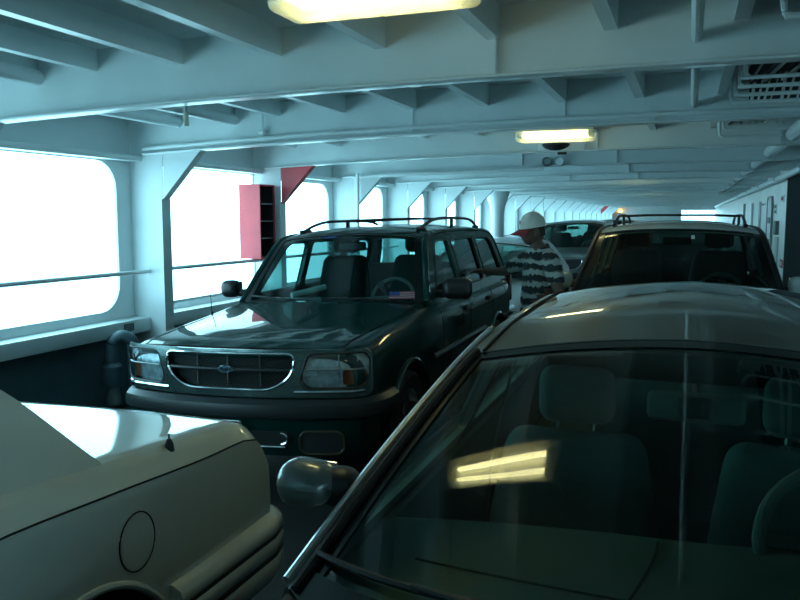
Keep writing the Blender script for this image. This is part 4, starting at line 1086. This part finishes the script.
    # hands: palm + five fingers as skinned chains
    def hand(wrist, d, nrm, thumb, curl):
        d = Vector(d).normalized(); nrm = Vector(nrm); nrm = (nrm - d * nrm.dot(d)).normalized(); t = d.cross(nrm).normalized()
        if t.dot(Vector(thumb)) < 0: t = -t
        w = Vector(wrist); vs = [w - d * .02, w + d * .045, w + d * .085]; es = [(0, 1), (1, 2)]; rs = [.028, (.038, .022), (.040, .017)]
        mesh_into(m, skin_mesh('p', [tuple(v) for v in vs], es, rs, 0))
        for k, (off, ln) in enumerate(((.027, .070), (.009, .080), (-.009, .075), (-.026, .058))):
            p = w + d * .080 + t * off; seq = [p - d * .02, p]; dd = d.copy()
            for j, q in enumerate((.45, .32, .23)):
                dd = (dd * math.cos(curl[j]) + nrm * -math.sin(curl[j])).normalized(); seq.append(seq[-1] + dd * ln * q)
                nrm2 = nrm
            mesh_into(m, skin_mesh('f', [tuple(v) for v in seq], [(i, i + 1) for i in range(4)], [.0095, .0095, .009, .008, .007], 0, 1))
        p = w + d * .02 + t * .026; dd = (d * .75 + t * .65).normalized(); seq = [p, p + dd * .04, p + dd * .04 + (d * .9 + t * .3 - nrm * .25).normalized() * .032, p + dd * .04 + (d * .9 + t * .2 - nrm * .3).normalized() * .058]
        mesh_into(m, skin_mesh('t', [tuple(v) for v in seq], [(0, 1), (1, 2), (2, 3)], [.013, .012, .010, .008], 0, 1))
    hand(J['wr'], tgt - er + Vector((0, 0, .02)), (.25, -.6, .8), (0, -.3, 1), (.15, .35, .3))
    hand(J['wl'], Vector(J['wl']) - Vector(J['el']), W(.9, .2, .3), (0, 0, 1), (.35, .6, .5))
    body = m.build('body', mat('skin_tan', (.13, .075, .055), .5), root, ang=60)
    # clothes: cut from the body surface and lifted off it, so they follow every limb
    bv = skin_mesh('b', [J[n] for n in names], [(idx[a], idx[b]) for a, b in ed], [R[n] for n in names], 0)
    def near(p):
        best = (9, None, 0)
        for a, b in ed:
            A, Bq = Vector(J[a]), Vector(J[b]); d = Bq - A; s = max(0, min(1, (p - A).dot(d) / d.length_squared)); L = (p - (A + d * s)).length
            if L < best[0]: best = (L, (a, b), s)
        return best
    NB = [near(v.co) for v in bv.vertices]
    def wear(nm, test, lift, material):
        keep = [test(NB[i], v.co) for i, v in enumerate(bv.vertices)]
        fs = [tuple(p.vertices) for p in bv.polygons if all(keep[i] for i in p.vertices)]
        used = sorted({i for f in fs for i in f}); re = {i: k for k, i in enumerate(used)}
        q = MB(); q.add([tuple(bv.vertices[i].co + bv.vertices[i].normal * lift(NB[i], bv.vertices[i].co)) for i in used], [tuple(re[i] for i in f) for f in fs])
        q.add([tuple(bv.vertices[i].co + bv.vertices[i].normal * (lift(NB[i], bv.vertices[i].co) - .006)) for i in used], [tuple(reversed([re[i] for i in f])) for f in fs])
        return q.build(nm, material, root, ang=80)
    arms = {('sl', 'el'): .70, ('sr', 'er'): .72}
    def in_shirt(n, p):
        if n[1] in arms: return n[2] < arms[n[1]]
        if n[1] in (('el', 'wl'), ('er', 'wr')): return False
        return .88 < p.z < 1.50 and n[1] not in (('nk', 'hd'),)
    shirt = wear('shirt', in_shirt, lambda n, p: (.020 if n[1] in arms else .018) + (.03 * max(0, 1 - abs(p.z - 1.06) / .2) if n[1] in (('pel', 'wai'), ('wai', 'che')) else 0) + (.02 if p.z < 1.0 else 0), shirt_mat())
    q = MB(); q.tube([W(.080 * math.cos(k * PI / 12), .015 + .075 * math.sin(k * PI / 12), 1.492 - .025 * math.sin(k * PI / 12)) for k in range(24)], .022, 8, closed=True, sx=.5)
    q.build('collar', mat('collar_dark', (.03, .035, .04), .8), shirt)
    wear('trousers', lambda n, p: p.z < .99 and p.z > .11 and n[1] in (('pel', 'hl'), ('hl', 'kl'), ('kl', 'al'), ('pel', 'hr'), ('hr', 'kr'), ('kr', 'ar'), ('pel', 'wai')), lambda n, p: .016 + .02 * max(0, .5 - p.z), mat('trousers_dark', (.03, .035, .05), .85))
    bpy.data.meshes.remove(bv)
    for a, t in (('al', 'tl'), ('ar', 'tr')):
        A, T = Vector(J[a]), Vector(J[t]); q = MB(); A.z = .05; T.z = .035
        mesh_into(q, skin_mesh('s', [tuple(A - (T - A) * .25), tuple(A), tuple(A.lerp(T, .6)), tuple(T + (T - A) * .15)], [(0, 1), (1, 2), (2, 3)], [.045, .05, .048, .036], 1)); q.build('shoe', M_BLACK, root, ang=60)
    # cap, brim, sunglasses, hair
    q = MB()
    q.grid(lambda u, v: HD(.090 * math.sin(2 * PI * u) * math.sin(v * PI / 2), -.004 + .110 * math.cos(2 * PI * u) * math.sin(v * PI / 2), .030 + .128 * math.cos(v * PI / 2) ** .85), 32, 12, closed_u=True)
    q.tube([HD(.090 * math.sin(2 * PI * k / 32), -.004 + .110 * math.cos(2 * PI * k / 32), .030) for k in range(32)], .005, 6, closed=True)
    cap = q.build('cap', mat('cap_white', (.68, .66, .60), .8), root)
    q = MB()
    def brim(u, v, o=0):
        a = lerp(-1.15, 1.15, u); r = lerp(0, 1, v)
        return HD(.089 * math.sin(a) * (1 + .04 * r), -.004 + .108 * math.cos(a) + r * .085 * math.cos(a) ** .6, .034 - .028 * r - .03 * (math.sin(a)) ** 2 * r - .004 + o)
    q.grid(brim, 20, 6); q.grid(lambda u, v: brim(u, v, -.005), 20, 6); q.tube([brim(k / 20, 1, -.0025) for k in range(21)], .004, 6)
    q.build('brim', mat('cap_brim_red', (.28, .035, .04), .8), cap)
    q = MB()
    for k, (a, c) in enumerate(((-.012, .085), (.004, .092), (.016, .08), (-.002, .073))): q.rbox(HD(a, .0965 - .1 * (c - .07), c), (.007, .004, .006), .003, n=1)
    q.build('cap_emblem', mat('cap_emblem', (.22, .12, .10), .7), cap)
    q = MB()
    for s in (-1, 1):
        q.rbox((0, 0, 0), (.026, .006, .019), .0055, n=2, fn=lambda a, b, c: HD(s * .034 + a, .101 + b - 6 * (s * .034 + a) ** 2, .004 + c))
        q.tube([HD(s * .060, .085, .008), HD(s * .078, .04, .006), HD(s * .08, -.02, .002)], .003, 6)
    q.tube([HD(-.01, .105, .008), HD(.01, .105, .008)], .003, 6)
    q.build('sunglasses', M_FRIT, root)
    q = MB(); q.grid(lambda u, v: HD(.0775 * math.sin(lerp(1.75, 2 * PI - 1.75, u)), .100 * math.cos(lerp(1.75, 2 * PI - 1.75, u)) + .0, lerp(.035, -.05, v)), 20, 6); q.build('hair', mat('hair_grey_brown', (.05, .04, .035), .9), root)
    return root
def shirt_mat():
    m = bpy.data.materials.new('shirt_stripes'); m.use_nodes = True; nt = m.node_tree; b = nt.nodes['Principled BSDF']; b.inputs['Roughness'].default_value = .85
    N = lambda t: nt.nodes.new(t); Lk = nt.links.new
    tc = N('ShaderNodeTexCoord'); sp = N('ShaderNodeSeparateXYZ'); Lk(tc.outputs['Object'], sp.inputs[0])
    nz = N('ShaderNodeTexNoise'); nz.inputs['Scale'].default_value = 42; nz.inputs['Detail'].default_value = 2; Lk(tc.outputs['Object'], nz.inputs['Vector'])
    nl = N('ShaderNodeTexNoise'); nl.inputs['Scale'].default_value = 9; Lk(tc.outputs['Object'], nl.inputs['Vector'])
    a = N('ShaderNodeMath'); a.operation = 'MULTIPLY_ADD'; a.inputs[1].default_value = .055; Lk(nz.outputs['Fac'], a.inputs[0]); Lk(sp.outputs['Z'], a.inputs[2])
    a2 = N('ShaderNodeMath'); a2.operation = 'MULTIPLY_ADD'; a2.inputs[1].default_value = .05; Lk(nl.outputs['Fac'], a2.inputs[0]); Lk(a.outputs[0], a2.inputs[2])
    d = N('ShaderNodeMath'); d.operation = 'DIVIDE'; d.inputs[1].default_value = .092; Lk(a2.outputs[0], d.inputs[0])
    f = N('ShaderNodeMath'); f.operation = 'FRACT'; Lk(d.outputs[0], f.inputs[0])
    r = N('ShaderNodeValToRGB'); Lk(f.outputs[0], r.inputs[0]); r.color_ramp.interpolation = 'CONSTANT'
    e = r.color_ramp.elements; e[0].position = 0; e[0].color = (.022, .03, .035, 1); e[1].position = .50; e[1].color = (.40, .44, .42, 1)
    x = e.new(.90); x.color = (.16, .16, .13, 1)
    Lk(r.outputs[0], b.inputs['Base Color'])
    return m
man = make_man()
# ---------------------------------------------------------------- camera, daylight
cam = bpy.data.cameras.new('camera'); co = bpy.data.objects.new('camera', cam); C.objects.link(co)
cam.sensor_width = 36; cam.lens = 780 / 800 * 36; cam.clip_start = .05; cam.clip_end = 500
TH, P = math.radians(20.29), math.radians(6.074)
co.location = (0, 0, 1.75); co.rotation_euler = (PI / 2 - P, 0, TH)
S.camera = co
w = bpy.data.worlds.new('world'); S.world = w; w.use_nodes = True
bg = w.node_tree.nodes['Background']; bg.inputs['Color'].default_value = (.45, .96, 1.14, 1); bg.inputs['Strength'].default_value = WORLD
S.view_settings.view_transform = 'Standard'; S.view_settings.look = 'None'; S.view_settings.gamma = 1; S.view_settings.use_curve_mapping = False
S.view_settings.exposure = EXPO
S.cycles.max_bounces = 10; S.cycles.diffuse_bounces = 5; S.cycles.glossy_bounces = 5; S.cycles.transparent_max_bounces = 16
S.cycles.use_denoising = True
S.cycles.caustics_reflective = False; S.cycles.caustics_refractive = False
